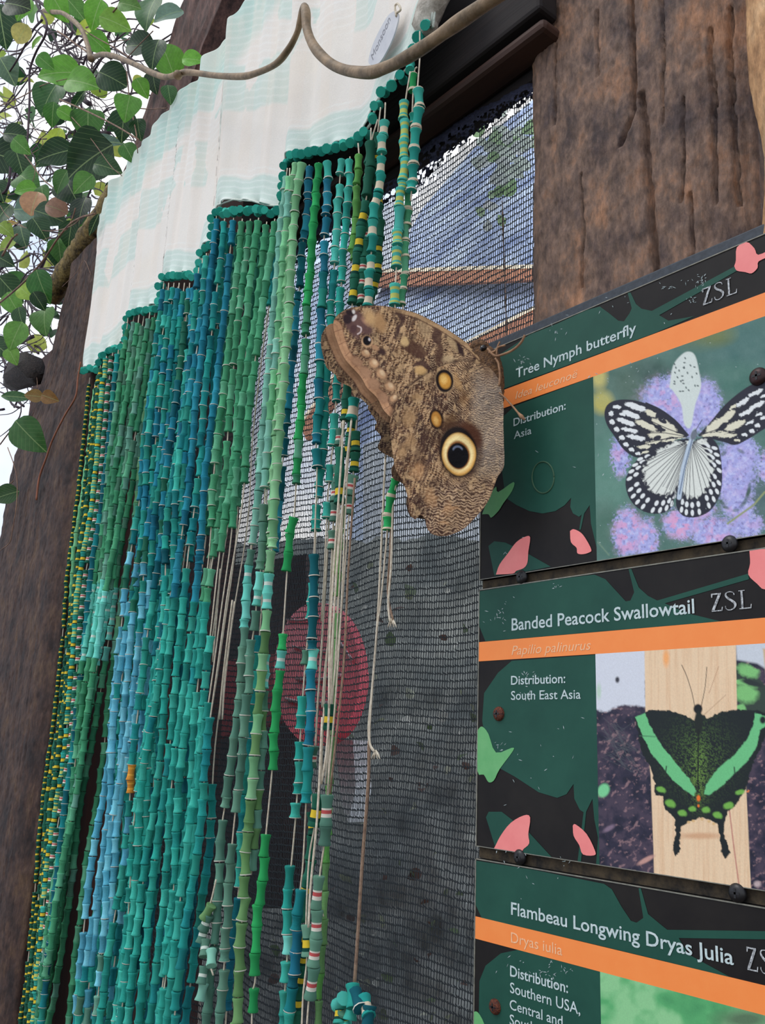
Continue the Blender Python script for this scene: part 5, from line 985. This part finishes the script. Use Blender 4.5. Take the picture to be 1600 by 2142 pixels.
        dh = p.sdf(spline([(1215, 545), (1120, 545), (1000, 568), (880, 640), (790, 700), (710, 760), (655, 850), (630, 930), (612, 990)], 4), None, x, y, False); p.blend(np.clip((30 - dh) / 26, 0, 1) * .55, (58, 40, 34))  # hindwing's shadow painted onto the forewing along the overlap
        p.line([(1200, 430), (1100, 400), (900, 330), (700, 330)], 2, (90, 62, 48), 4, .5)
    else:
        m = np.clip((x - 1180) / 80, 0, 1) * np.clip((y - 560) / 120, 0, 1) * np.clip((1420 - y) / 120, 0, 1); p.blend(m * .38, (196, 182, 164)); z = np.sin(y * .36 + 2.0 * np.sin(x * .09 + 5 * fbm(x / 60, y / 60, 62)) + 11 * fbm(x / 46, y / 40, 21)); p.blend(m * np.clip(z * 1.8 - .1, 0, 1) * .75, (70, 52, 46))
        m2 = np.clip((y - 1380) / 120, 0, 1) * np.clip((x - 820) / 100, 0, 1); z = np.sin(y * .27 + 1.8 * np.sin(x * .085 + 5 * fbm(x / 60, y / 60, 61)) + 13 * fbm(x / 50, y / 40, 31)); p.blend(m2 * np.clip(z * 1.6, 0, 1) * .8, (66, 44, 38)); p.blend(m2 * np.clip(-z * 1.4 - .2, 0, 1) * .6, (204, 172, 140))
        p.blend(np.clip((x - 1250) / 60, 0, 1) * np.clip((760 - y) / 120, 0, 1) * .55, (92, 64, 44))
        for c in [(750, 950, 46, 60, 10), (760, 1120, 40, 56, 20), (700, 1200, 30, 50, 0), (800, 800, 30, 30, 0)]: p.ell(*c[:4], (172, 136, 96), ang=c[4], soft=.8, warp=22, op=.7)
        for c in [(800, 1340, 44, 50, 0), (815, 1310, 30, 36, 0), (905, 1530, 36, 60, -16), (1035, 1610, 30, 44, 0), (1085, 1610, 20, 20, 0), (1000, 1720, 24, 18, 0)]: p.ell(*c[:4], (200, 152, 106), ang=c[4], soft=1.1, warp=34, op=.5)
        # veins
        for v_ in [[(1230, 560), (1000, 640), (800, 720), (700, 800)], [(1230, 660), (1060, 760), (900, 900), (780, 1080), (760, 1250)], [(1230, 700), (1000, 1000), (850, 1200), (830, 1350)], [(700, 760), (640, 900)], [(950, 1500), (975, 1700), (965, 1800)], [(1300, 1480), (1180, 1700)]]: p.line(spline(v_, 4), 3, (84, 60, 46), 6, .6)
        p.line(spline([(640, 930), (700, 860), (740, 760), (800, 700), (900, 620)], 4), 3, (178, 148, 112), 6, .7)
        for c in [(830, 1180, 24, 140, 24), (880, 1300, 16, 120, 10)]: p.ell(*c[:4], (80, 56, 48), ang=c[4], soft=.8, warp=14, op=.6)
        # spots
        p.ell(1096, 690, 22, 60, (176, 134, 84), -20, soft=.9, warp=26, op=.6); p.ell(1140, 810, 24, 50, (120, 84, 52), soft=.9, warp=30, op=.6)
        p.ell(1008, 684, 72, 92, (190, 158, 118), -12, soft=.2, op=.6); p.ell(1008, 684, 66, 86, (26, 16, 18), -12, soft=.12); p.ell(1010, 685, 44, 60, (196, 140, 58), -20, soft=.3); p.ell(1000, 672, 24, 34, (222, 178, 100), -20, soft=.8)
        p.ell(952, 964, 50, 74, (38, 24, 20), -8, soft=.25); p.ell(950, 964, 34, 54, (186, 128, 56), -8, soft=.3); p.ell(948, 975, 16, 28, (222, 172, 96), -8, soft=.8)
        p.ell(1050, 985, 50, 58, (112, 78, 46), 20, soft=.8, warp=24, op=.7)
        p.ell(1120, 1180, 168, 226, (60, 36, 26), -14, soft=.22, op=.75); p.ell(1190, 1084, 86, 104, (78, 42, 26), -30, soft=.5, op=.85, warp=10)
        p.ell(1108, 1200, 136, 186, (24, 15, 14), -10, soft=.12); p.ell(1113, 1218, 122, 153, (212, 160, 84), -6, soft=.10); p.ell(1110, 1212, 106, 134, (246, 222, 158), -6, soft=.25); p.ell(1108, 1225, 82, 104, (150, 96, 48), -4, soft=.16)
        p.ell(1106, 1228, 74, 92, (10, 9, 14), -4, soft=.12)
        for k in range(14): a = math.radians(200 + k * 10); p.ell(1105 + 34 * math.cos(a), 1196 + 34 * math.sin(a), 6, 8, (130, 140, 165), soft=.9, op=.35)
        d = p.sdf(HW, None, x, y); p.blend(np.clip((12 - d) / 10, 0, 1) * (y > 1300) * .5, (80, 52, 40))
def wing(name, out, off, fore, dxy=(0, 0), dark=1.0, curl=0.0, step=4.0):
    o = spline(np.vstack([out, out[:1]]), 5)[:-1]; x0, x1 = o[:, 0].min(), o[:, 0].max(); y0_, y1_ = o[:, 1].min(), o[:, 1].max()
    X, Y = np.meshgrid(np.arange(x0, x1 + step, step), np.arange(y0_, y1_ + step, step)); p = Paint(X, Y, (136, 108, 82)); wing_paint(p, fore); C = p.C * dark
    d = p.sdf(o, None, X, Y); msk = d > -step * .9
    # pull the rim vertices onto the outline
    rim = msk & (d < step * .6); gx = np.gradient(d, step, axis=1); gy = np.gradient(d, step, axis=0); gl = np.hypot(gx, gy) + 1e-6
    Xp = np.where(rim & (d < 0), X - d * gx / gl * 1.0, X); Yp = np.where(rim & (d < 0), Y - d * gy / gl * 1.0, Y)
    px, py = ZO(Xp + dxy[0], Yp + dxy[1]); W_ = PB(px, py, off)
    rel = 0.0006 * np.sin((X * .5 + Y * .35) / 24) + 0.0010 * (fbm(X / 90, Y / 90, 7) - .5) - curl * ((X - 700) / 500) ** 2 * .002
    W_ = W_ + NB * rel[..., None]; return grid(name, W_, M_WING, owl, col=C, mask=msk)
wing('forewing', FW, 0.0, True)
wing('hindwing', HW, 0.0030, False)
# far pair of wings peeping out on the left
FW2 = [(118, 350), (150, 295), (200, 270), (300, 300), (500, 500), (700, 900), (640, 1000), (560, 960), (500, 900), (450, 860), (400, 815), (330, 790), (322, 730), (240, 690), (215, 640), (150, 590), (128, 520), (112, 420)]
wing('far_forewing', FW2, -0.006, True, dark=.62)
HW2 = [(520, 820), (620, 850), (700, 1000), (760, 1300), (900, 1700), (860, 1690), (800, 1680), (760, 1670), (735, 1600), (730, 1540), (745, 1500), (700, 1430), (640, 1400), (622, 1330), (645, 1260), (560, 1210), (525, 1170), (545, 1090), (500, 1030), (510, 980), (450, 880)]
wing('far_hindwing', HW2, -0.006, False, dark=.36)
# body, behind and to the right of the wings
M_FUR = mat('brown_body_fur', (70, 46, 30), (134, 96, 60), scale=500, bump=1.0, bscale=900, dist=0.002)
bp_ = np.array([PB(*ZO(a, b), -0.004) for a, b in [(1200, 450), (1270, 470), (1330, 520), (1360, 600), (1375, 720), (1380, 850), (1370, 1000), (1350, 1120)]])
v, f = tube_geo(spline(bp_, 5), np.interp(np.linspace(0, 1, 36), [0, .1, .3, .5, .7, 1], [.0022, .0052, .0068, .0060, .0048, .0015]), 14); v = v + (rng.random(v.shape) - .5) * .0009
mesh('body', v, f, M_FUR, owl)
v, f = tube_geo(spline(np.array([PB(*ZO(a, b), -0.002) for a, b in [(1210, 470), (1225, 440), (1262, 424), (1300, 432), (1320, 450)]]), 3), [.001, .002, .003, .0036, .004, .004, .004, .0037, .0033, .003, .0026, .002, .001][:13], 12)
hd = mesh('head', v, f, M_FUR, owl); hc = PB(*ZO(1290, 446), .0022)
ev, ef = [], []
me = bpy.data.meshes.new('eye'); import bmesh; bm = bmesh.new(); bmesh.ops.create_uvsphere(bm, u_segments=12, v_segments=8, radius=0.0022); bm.to_mesh(me); bm.free(); me.materials.append(mat('eye_black', (20, 12, 10), rough=.2)); eo = bpy.data.objects.new('eye', me); link(eo); eo.parent = hd; eo.location = hc
M_ANT = mat('antenna_brown', (120, 88, 64), (170, 130, 96), scale=300)
def limb(name, zp, r, m=M_ANT, off=0.004): return tube(name, spline(np.array([PB(*ZO(a, b), off) for a, b in zp]), 5), r, m, owl, 6)
limb('antenna', [(1405, 770), (1440, 800), (1500, 865), (1550, 925), (1592, 968)], np.interp(np.linspace(0, 1, 21), [0, .7, .85, 1], [.0005, .0006, .0013, .0006]))
limb('antenna', [(1320, 450), (1370, 500), (1420, 496), (1500, 462), (1560, 410), (1592, 352)], .0008)
limb('leg', [(1378, 520), (1400, 560), (1410, 640), (1405, 720)], .0007); limb('leg', [(1330, 480), (1370, 470), (1400, 440), (1450, 425)], .0007); limb('leg', [(1385, 500), (1392, 440), (1410, 400)], .0006)
# ------------------------------------------------------------------ vine, climbers, leaves
vp = [(92, 22), (110, 25), (130, 27), (152, 42), (171, 63), (184, 97), (190, 121), (204, 116), (218, 114), (244, 119), (283, 135), (315, 151), (345, 161), (370, 156), (394, 151), (450, 158), (500, 160), (530, 155), (575, 135), (602, 105), (620, 72), (628, 44), (633, 20), (637, 14), (640, 30), (642, 60), (656, 96), (685, 128), (720, 146), (770, 152), (805, 142), (840, 126), (882, 101), (918, 76), (954, 50), (1001, 18), (1060, -22), (1120, -60)]
n = len(vp); yy = np.interp(np.arange(n), [0, 14, 22, 24, 37], [-0.04, -0.075, -0.085, -0.095, -0.11])
wv = np.array([P(a, b, y) for (a, b), y in zip(vp, yy)]); sp = spline(wv, 6); m_ = len(sp); t = np.linspace(0, 1, m_)
rr = np.interp(t, [0, .25, .55, .61, .64, .8, 1], [.0040, .0036, .0026, .0028, .0036, .0040, .0044]) * (1 + .06 * np.sin(t * 90) + .05 * (fbm(t * 60, t * 0, 3) - .5))
vn = tube('woody_vine', sp, rr, M_VINE, None, 14); tag(vn, 'smooth tan woody vine looping across the front of the white cloth', 'vine')
nd = P([190, 372, 952, 848, 600], [122, 157, 52, 124, 107], -0.08)
for c in nd[:2]: 
    v, f = tube_geo(np.array([c + [-.004, 0, .002], c, c + [.004, 0, -.002]]), [.002, .0052, .002], 10); mesh('node', v, f, M_VINE, vn)
def leaf_mesh(name, form):
    # outline half-widths along the blade (0..1); folded on the midrib, with two side rows
    t = np.linspace(0, 1, 12)
    hw = {'ovate': 0.40 * np.sin(math.pi * t ** 0.75) ** 0.8 * (1 - .1 * t), 'heart': 0.50 * np.sin(math.pi * t ** 0.62) ** 0.7 * (1 - .15 * t), 'lance': 0.17 * np.sin(math.pi * t ** .9) ** .9, 'round': .48 * np.sin(math.pi * t) ** .55}[form]
    hw[0] = .012; hw[-1] = .003; v = []; wob = .03 * np.sin(t * 11)
    for k, (a, h) in enumerate(zip(t, hw)):
        z = -.10 * (a - .45) ** 2 * 3
        for s, fz in ((-1, .20), (-.5, .11), (0, 0), (.5, .11), (1, .20)): v.append((s * h, a, z + fz * abs(h) * 1.3 + wob[k] * abs(s) * .5))
    f = [(5 * k + j, 5 * k + j + 1, 5 * k + j + 6, 5 * k + j + 5) for k in range(11) for j in range(4)]
    me = bpy.data.meshes.new(name); me.from_pydata(v, [], f); me.update(); me.polygons.foreach_set('use_smooth', np.ones(len(f), bool)); me.materials.append(M_LEAF)
    return me
_t = M_LEAF.node_tree; _N, _L = _t.nodes, _t.links; _B = _N['Principled BSDF']; _src = _B.inputs['Base Color'].links[0].from_socket
for _x in _N:
    if _x.type == 'TEX_NOISE': _x.inputs['Scale'].default_value = 7 if _x.inputs['Scale'].default_value > 100 else 5
_tc = _N.new('ShaderNodeTexCoord'); _sp = _N.new('ShaderNodeSeparateXYZ'); _L.new(_tc.outputs['Object'], _sp.inputs[0])
def _m(op, a, b=None):
    n_ = _N.new('ShaderNodeMath'); n_.operation = op
    for i_, q_ in enumerate((a, b)):
        if q_ is None: continue
        if isinstance(q_, (int, float)): n_.inputs[i_].default_value = q_
        else: _L.new(q_, n_.inputs[i_])
    return n_.outputs[0]
_ax = _m('ABSOLUTE', _sp.outputs['X']); _mid = _m('LESS_THAN', _ax, 0.011)
_fr = _m('FRACT', _m('SUBTRACT', _m('MULTIPLY', _sp.outputs['Y'], 8.0), _m('MULTIPLY', _ax, 9.0))); _sd = _m('MULTIPLY', _m('LESS_THAN', _fr, 0.07), 0.45)
_fac = _m('MULTIPLY', _m('MAXIMUM', _mid, _sd), 0.55); _mx = _N.new('ShaderNodeMix'); _mx.data_type = 'RGBA'; _mx.inputs[7].default_value = rgba((170, 196, 130))
_L.new(_fac, _mx.inputs[0]); _L.new(_src, _mx.inputs[6]); _L.new(_mx.outputs[2], _B.inputs['Base Color'])
for _x in _N:
    if _x.type == 'BSDF_TRANSLUCENT': _L.new(_mx.outputs[2], _x.inputs['Color'])
LM = {k: leaf_mesh('leaf_' + k, k) for k in ('ovate', 'heart', 'lance', 'round')}
FWD = ROT @ np.array([0, 0, 1.0]); RGT = ROT @ np.array([1.0, 0, 0]); DWN = ROT @ np.array([0, 1.0, 0])
def leaf(parent, px, py, L_px, ang, col, form='ovate', y=0.0, tilt=0.3, roll=0.0, name='leaf'):
    """ang: direction of the tip in degrees (0 right, 90 down)"""
    a = math.radians(ang); c = P(px, py, y); dep = project(c)[2]; L_ = L_px * dep / F_PX
    tip = _n(RGT * math.cos(a) + DWN * math.sin(a) + FWD * (-tilt)); nrm = _n(-FWD + RGT * math.sin(roll) + DWN * -.15); nrm = _n(nrm - tip * (nrm @ tip)); sx = np.cross(tip, nrm)
    M = np.eye(4); M[:3, 0] = sx * L_; M[:3, 1] = tip * L_; M[:3, 2] = nrm * L_; M[:3, 3] = c - tip * L_ * .5
    o = bpy.data.objects.new(name, LM[form]); o.parent = parent; o.matrix_parent_inverse = Matrix.Translation(parent.location).inverted() if parent.type == 'EMPTY' else Matrix.Identity(4)
    o.matrix_basis = Matrix(M.tolist()); o.color = tuple(float(v) for v in lin(np.clip(np.array(col, float) * random.uniform(.92, 1.08), 0, 255))) + (1,); link(o); return o
BR_, MID, DK_, YG, GY, TAN = (104, 168, 52), (66, 118, 46), (30, 66, 34), (178, 196, 66), (104, 136, 116), (176, 132, 98)
cl = empty('leafy_climber', 'leafy green climber with woody stems in front of the left post and sky', 'plant', tuple(P(150, 250, -0.04)))
Lv = [(352, 126, 64, 250, BR_, 'round'), (404, 124, 46, 10, BR_, 'ovate'), (123, 152, 84, 175, BR_, 'ovate'), (171, 172, 78, 20, BR_, 'ovate'), (234, 163, 64, 30, DK_, 'round'), (100, 207, 70, 110, (44, 92, 40), 'heart'), (297, 184, 42, 60, BR_, 'ovate'), (266, 226, 54, 100, (92, 150, 56), 'heart'), (323, 112, 66, 100, DK_, 'ovate'), (291, 95, 60, 190, (38, 70, 44), 'round'),
      (241, 47, 62, 20, (120, 166, 60), 'ovate'), (207, 92, 54, 40, (98, 160, 56), 'ovate'), (163, 210, 58, 115, DK_, 'lance'), (184, 262, 66, 90, MID, 'heart'), (257, 262, 64, 95, DK_, 'ovate'), (34, 281, 54, 10, DK_, 'ovate'), (24, 333, 76, 20, (26, 58, 32), 'heart'), (115, 322, 74, 160, DK_, 'ovate'), (184, 336, 110, 150, (34, 70, 36), 'heart'), (120, 289, 40, 100, YG, 'round'), (212, 297, 90, 5, GY, 'lance'),
      (312, 26, 78, 100, (70, 112, 66), 'ovate'), (352, 30, 62, 150, GY, 'ovate'), (34, 10, 60, 20, (44, 60, 40), 'round'), (4, 52, 88, 80, DK_, 'ovate'), (123, 14, 62, 60, BR_, 'ovate'), (76, 87, 34, 120, (130, 186, 60), 'lance'), (48, 18, 50, 120, BR_, 'ovate'), (354, 197, 40, 80, (56, 100, 50), 'ovate'), (322, 170, 50, 80, DK_, 'ovate'), (15, 147, 66, 60, (84, 112, 84), 'ovate'),
      (88, 600, 68, 70, (52, 108, 46), 'ovate'), (64, 438, 70, 5, GY, 'ovate'), (106, 452, 64, 20, (70, 98, 76), 'ovate'), (71, 424, 52, 100, TAN, 'round'), (118, 436, 44, 200, (158, 120, 100), 'round'), (124, 537, 58, 80, (40, 74, 44), 'ovate'), (47, 492, 56, 70, (50, 82, 56), 'ovate'), (28, 636, 52, 60, (96, 150, 60), 'ovate'), (32, 702, 60, 110, (100, 152, 64), 'ovate'), (26, 745, 40, 60, (110, 160, 60), 'ovate'),
      (54, 612, 44, 40, (164, 200, 80), 'ovate'), (82, 630, 40, 60, DK_, 'ovate'), (146, 490, 54, 100, DK_, 'ovate'), (10, 545, 44, 30, DK_, 'ovate'), (150, 400, 70, 60, (30, 60, 36), 'heart'), (128, 380, 50, 120, MID, 'ovate'), (60, 380, 60, 40, MID, 'heart'), (52, 396, 44, 170, BR_, 'ovate'), (225, 350, 60, 20, (46, 84, 44), 'ovate'), (270, 320, 46, 60, MID, 'ovate'), (290, 270, 44, 80, DK_, 'ovate'),
      (62, 912, 84, 45, (60, 104, 52), 'ovate'), (34, 830, 62, 5, (66, 108, 64), 'lance'), (10, 1036, 52, 160, (48, 88, 40), 'ovate'), (70, 828, 34, 185, (150, 118, 66), 'ovate'), (104, 832, 36, 20, (148, 106, 56), 'ovate'), (15, 470, 44, 350, (206, 168, 80), 'lance'), (12, 480, 40, 40, (140, 170, 60), 'ovate'), (200, 30, 60, 110, BR_, 'ovate'), (160, 20, 50, 50, (80, 130, 50), 'ovate'), (270, 10, 50, 20, (100, 150, 60), 'ovate'),
      (110, 240, 46, 100, (60, 110, 44), 'ovate'), (140, 240, 40, 30, BR_, 'ovate'), (95, 130, 40, 40, (90, 150, 60), 'ovate'), (180, 60, 46, 160, YG, 'ovate'), (46, 70, 40, 120, (200, 190, 110), 'round'), (210, 330, 50, 60, (40, 80, 40), 'ovate'), (236, 400, 40, 100, DK_, 'ovate'), (170, 440, 60, 100, (26, 50, 34), 'ovate'), (196, 470, 46, 120, (30, 56, 36), 'lance')]
for k in range(34):
    x_, y_ = random.uniform(-5, 250), random.uniform(300, 760)
    if x_ < 235 - (y_ - 300) * .34: Lv.append((x_, y_, random.uniform(38, 66), random.uniform(20, 150), random.choice([DK_, MID, (42, 78, 42), (88, 140, 60), DK_]), random.choice(['ovate', 'ovate', 'heart', 'lance'])))
for k, (px, py, L_, an, c, fm) in enumerate(Lv):
    fd = 0.0 if py < 380 else 0.0
    leaf(cl, px, py, L_ * 1.12, an, c, fm, y=(-0.055 if px > 60 and py > 780 or px > 60 and 560 < py < 640 else random.uniform(-0.06, 0.02)), tilt=random.uniform(-.25, .35), roll=random.uniform(-.4, .4))
def twig(parent, pts, r0, r1, y, m=M_TWIG, name='twig', y2=None):
    ys = np.linspace(y, y2 if y2 is not None else y, len(pts)); w = np.array([P(a, b, q) for (a, b), q in zip(pts, ys)]); s = spline(w, 6); return tube(name, s, np.linspace(r0, r1, len(s)), m, parent, 6)
px1 = 1.14 / F_PX
for pts, a, b, y, m in [
    ([(70, -10), (80, 15), (97, 45), (94, 75), (75, 110), (62, 150), (62, 200), (60, 250), (57, 300), (54, 330)], 8, 6, -.01, M_DTWIG), ([(88, 42), (70, 62), (50, 100), (32, 132), (20, 150)], 8, 6, 0.01, M_DTWIG), ([(188, 112), (165, 97), (140, 78), (120, 65)], 4, 4, -.045, M_TWIG),
    ([(-10, 225), (40, 205), (90, 178), (140, 165)], 4, 2, -.03, M_TWIG), ([(-10, 245), (30, 205), (60, 165), (80, 140)], 5, 4, 0, M_DTWIG), ([(125, 208), (180, 232), (240, 262), (290, 292)], 4, 3, -.05, M_TWIG), ([(60, 255), (90, 300), (52, 330)], 2, 2, 0, M_TWIG), ([(0, 275), (30, 300), (60, 335), (90, 375), (120, 400), (145, 430)], 4, 3, -.02, M_TWIG),
    ([(150, 245), (190, 290), (230, 345), (255, 368)], 2, 1.5, -.05, M_TWIG), ([(180, 58), (220, 40), (250, 10), (260, -5)], 4, 4, -.02, M_TWIG), ([(170, 100), (230, 88), (300, 80)], 2, 2, 0, M_TWIG), ([(175, 62), (200, 78), (240, 100), (270, 120)], 3, 2, -.03, M_TWIG), ([(265, 122), (290, 95), (320, 65)], 2, 2, -.05, M_TWIG), ([(278, 225), (310, 228), (350, 226)], 2.4, 2, -.04, M_TWIG), ([(278, 245), (285, 280), (288, 320)], 3, 2, -.04, M_TWIG), ([(265, 150), (268, 180), (270, 205)], 3, 2, -.04, M_TWIG),
    ([(198, 447), (170, 455), (145, 470), (120, 500), (90, 545), (50, 590), (10, 625), (-10, 640)], 4, 5, -.05, M_TWIG), ([(-5, 470), (20, 465), (60, 478), (110, 483), (150, 472), (175, 450)], 2, 2, -.05, M_TWIG), ([(0, 430), (15, 452), (50, 475)], 2, 2, -.04, M_TWIG), ([(158, 435), (150, 460), (140, 480)], 3, 2, -.05, M_TWIG), ([(0, 520), (40, 520), (100, 498), (140, 480)], 1.6, 1.4, -.05, M_TWIG), ([(5, 535), (25, 500), (36, 490)], 7, 6, 0.0, M_TWIG), ([(0, 410), (15, 395), (20, 370), (24, 330)], 9, 8, .01, M_DTWIG), ([(55, 400), (70, 375), (75, 340)], 1.6, 1.6, -.03, M_TWIG),
    ([(169, 757), (163, 790), (158, 830), (135, 870), (110, 920), (96, 960), (82, 1000), (76, 1046)], 3, 4, -.06, mat('rust_brown_stem', (120, 70, 52), (156, 98, 74), scale=80)), ([(16, 936), (30, 975), (36, 1010), (34, 1060), (26, 1110), (20, 1135), (0, 1152)], 2, 1.6, -.06, M_TWIG), ([(78, 812), (78, 800), (77, 790)], 1.6, 1, -.06, M_TWIG), ([(0, 868), (25, 864), (50, 845), (60, 835)], 2, 2, -.05, M_DTWIG), ([(0, 930), (15, 910), (26, 897)], 3, 3, -.03, M_TWIG), ([(0, 1028), (14, 1018), (28, 1006)], 2, 2, -.05, M_TWIG), ([(130, 600), (160, 570), (176, 545), (190, 575)], 1.2, 1, -.05, M_TWIG)]:
    twig(cl, pts, a * px1 / 2 * 1.1, b * px1 / 2 * 1.1, y, m, 'stem')
# thicket behind: bare tangled twigs and small leaves, nobody could count them
bk = empty('tangled_thicket', 'tangled bare-twigged thicket behind the leafy climber, against the bright sky', 'bush', tuple(P(100, 400, 0.15)))
parts = []
for k in range(620):
    x, y = random.uniform(-30, 290), random.uniform(-30, 860)
    if x > 330 - y * .32: continue
    a = random.uniform(0, 6.28); L_ = random.uniform(40, 130); d = random.uniform(.03, .30); pts = [(x + L_ * t * math.cos(a + .5 * math.sin(3 * t + k)), y + L_ * t * math.sin(a + .5 * math.sin(3 * t + k))) for t in (0, .25, .5, .75, 1)]
    w = spline(np.array([P(p[0], p[1], d) for p in pts]), 3); parts.append(tube_geo(w, np.linspace(1, .4, len(w)) * random.uniform(.0008, .0032) * (1 if k % 5 else 1.6), 4))
tag(mesh('twigs', *join_geo(parts), M_DTWIG, bk), kind='stuff')
vl, fl = [], []
lv = np.array([v.co[:] for v in LM['ovate'].vertices]); lf = [tuple(p.vertices) for p in LM['ovate'].polygons]; parts = []; cc = []
for k in range(170):
    x, y = random.uniform(-30, 340), random.uniform(-30, 820)
    if x > 340 - y * .33 + 10: continue
    d = random.uniform(.06, .32); c = P(x, y, d); dep = project(c)[2]; L_ = random.uniform(26, 60) * dep / F_PX; R_ = np.linalg.qr(rng.normal(size=(3, 3)))[0]; parts.append((lv @ R_.T * L_ + c, lf))
    cc += [lin(random.choice([(60, 110, 46), (40, 80, 40), (150, 176, 70), (90, 140, 60), (36, 62, 38), (180, 190, 90)]))] * len(lf)
v, f = join_geo(parts)
M_LEAF2 = mat('small_leaf', None, rough=0.5, scale=60, attr='col', grain=0.2, transl=0.4)
tag(mesh('small_leaves', v, f, M_LEAF2, bk, True, np.array(cc), 'FACE'), kind='stuff')
# dark clump at the left post and dark opening
v, f = tube_geo(P([20, 40, 70, 80], [800, 780, 770, 790], -0.02), [.012, .024, .022, .010], 12); v = v + (rng.random(v.shape) - .5) * .010
tag(mesh('root_clump', v, f, mat('dark_root_fibre', (24, 20, 20), (60, 50, 46), scale=200, bump=1.0), None), 'dark fibrous root clump against the left post', 'roots')
# outside foliage seen through the netting near the post
ot = empty('outdoor_shrub', 'pale green outdoor shrub seen blurred through the netting beside the post', 'shrub', tuple(P(1050, 420, 0.5)))
for k in range(46):
    leaf(ot, random.gauss(1050, 34), random.gauss(350, 52), random.uniform(24, 50), random.uniform(0, 360), random.choice([(190, 220, 176), (226, 238, 226), (170, 206, 150), (240, 246, 244)]), 'ovate', y=random.uniform(.40, .54))
for k in range(1):
    tube('stem', spline(np.array([P(1050 + 6 * k, 420, .47), P(1060 + 9 * k, 700, .5), P(1080, 1200, .52), P(1085, 1900, .5), [P(1085, 1900, .5)[0], .5, 0.0]]), 6), .0011, M_TWIG, ot, 6)
for k in range(0):
    leaf(ot, random.uniform(930, 1000), random.uniform(480, 540), random.uniform(14, 26), random.uniform(0, 360), (250, 250, 252), 'ovate', y=random.uniform(.50, .55), name='pale_leaf')
# fallen leaves and litter on the bank
lt_ = []
parts = []; cc = []
for k in range(150):
    x, y = random.uniform(450, 1000), random.uniform(1180, 2142); c = P(x, y, 0.77 - 0.62 * (y - 1128) / 1370); L_ = random.uniform(12, 34) * project(c)[2] / F_PX; R_ = np.linalg.qr(rng.normal(size=(3, 3)))[0]; parts.append((lv @ R_.T * L_ + c, lf)); cc += [lin(random.choice([(150, 156, 128), (110, 124, 96), (186, 190, 170), (90, 110, 70), (206, 208, 200), (96, 70, 60)]))] * len(lf)
tag(tag(mesh('leaf_litter', *join_geo(parts), M_LEAF2, None, True, np.array(cc), 'FACE'), 'scattered leaf litter on the grey-green bank behind the netting', 'litter'), kind='stuff')
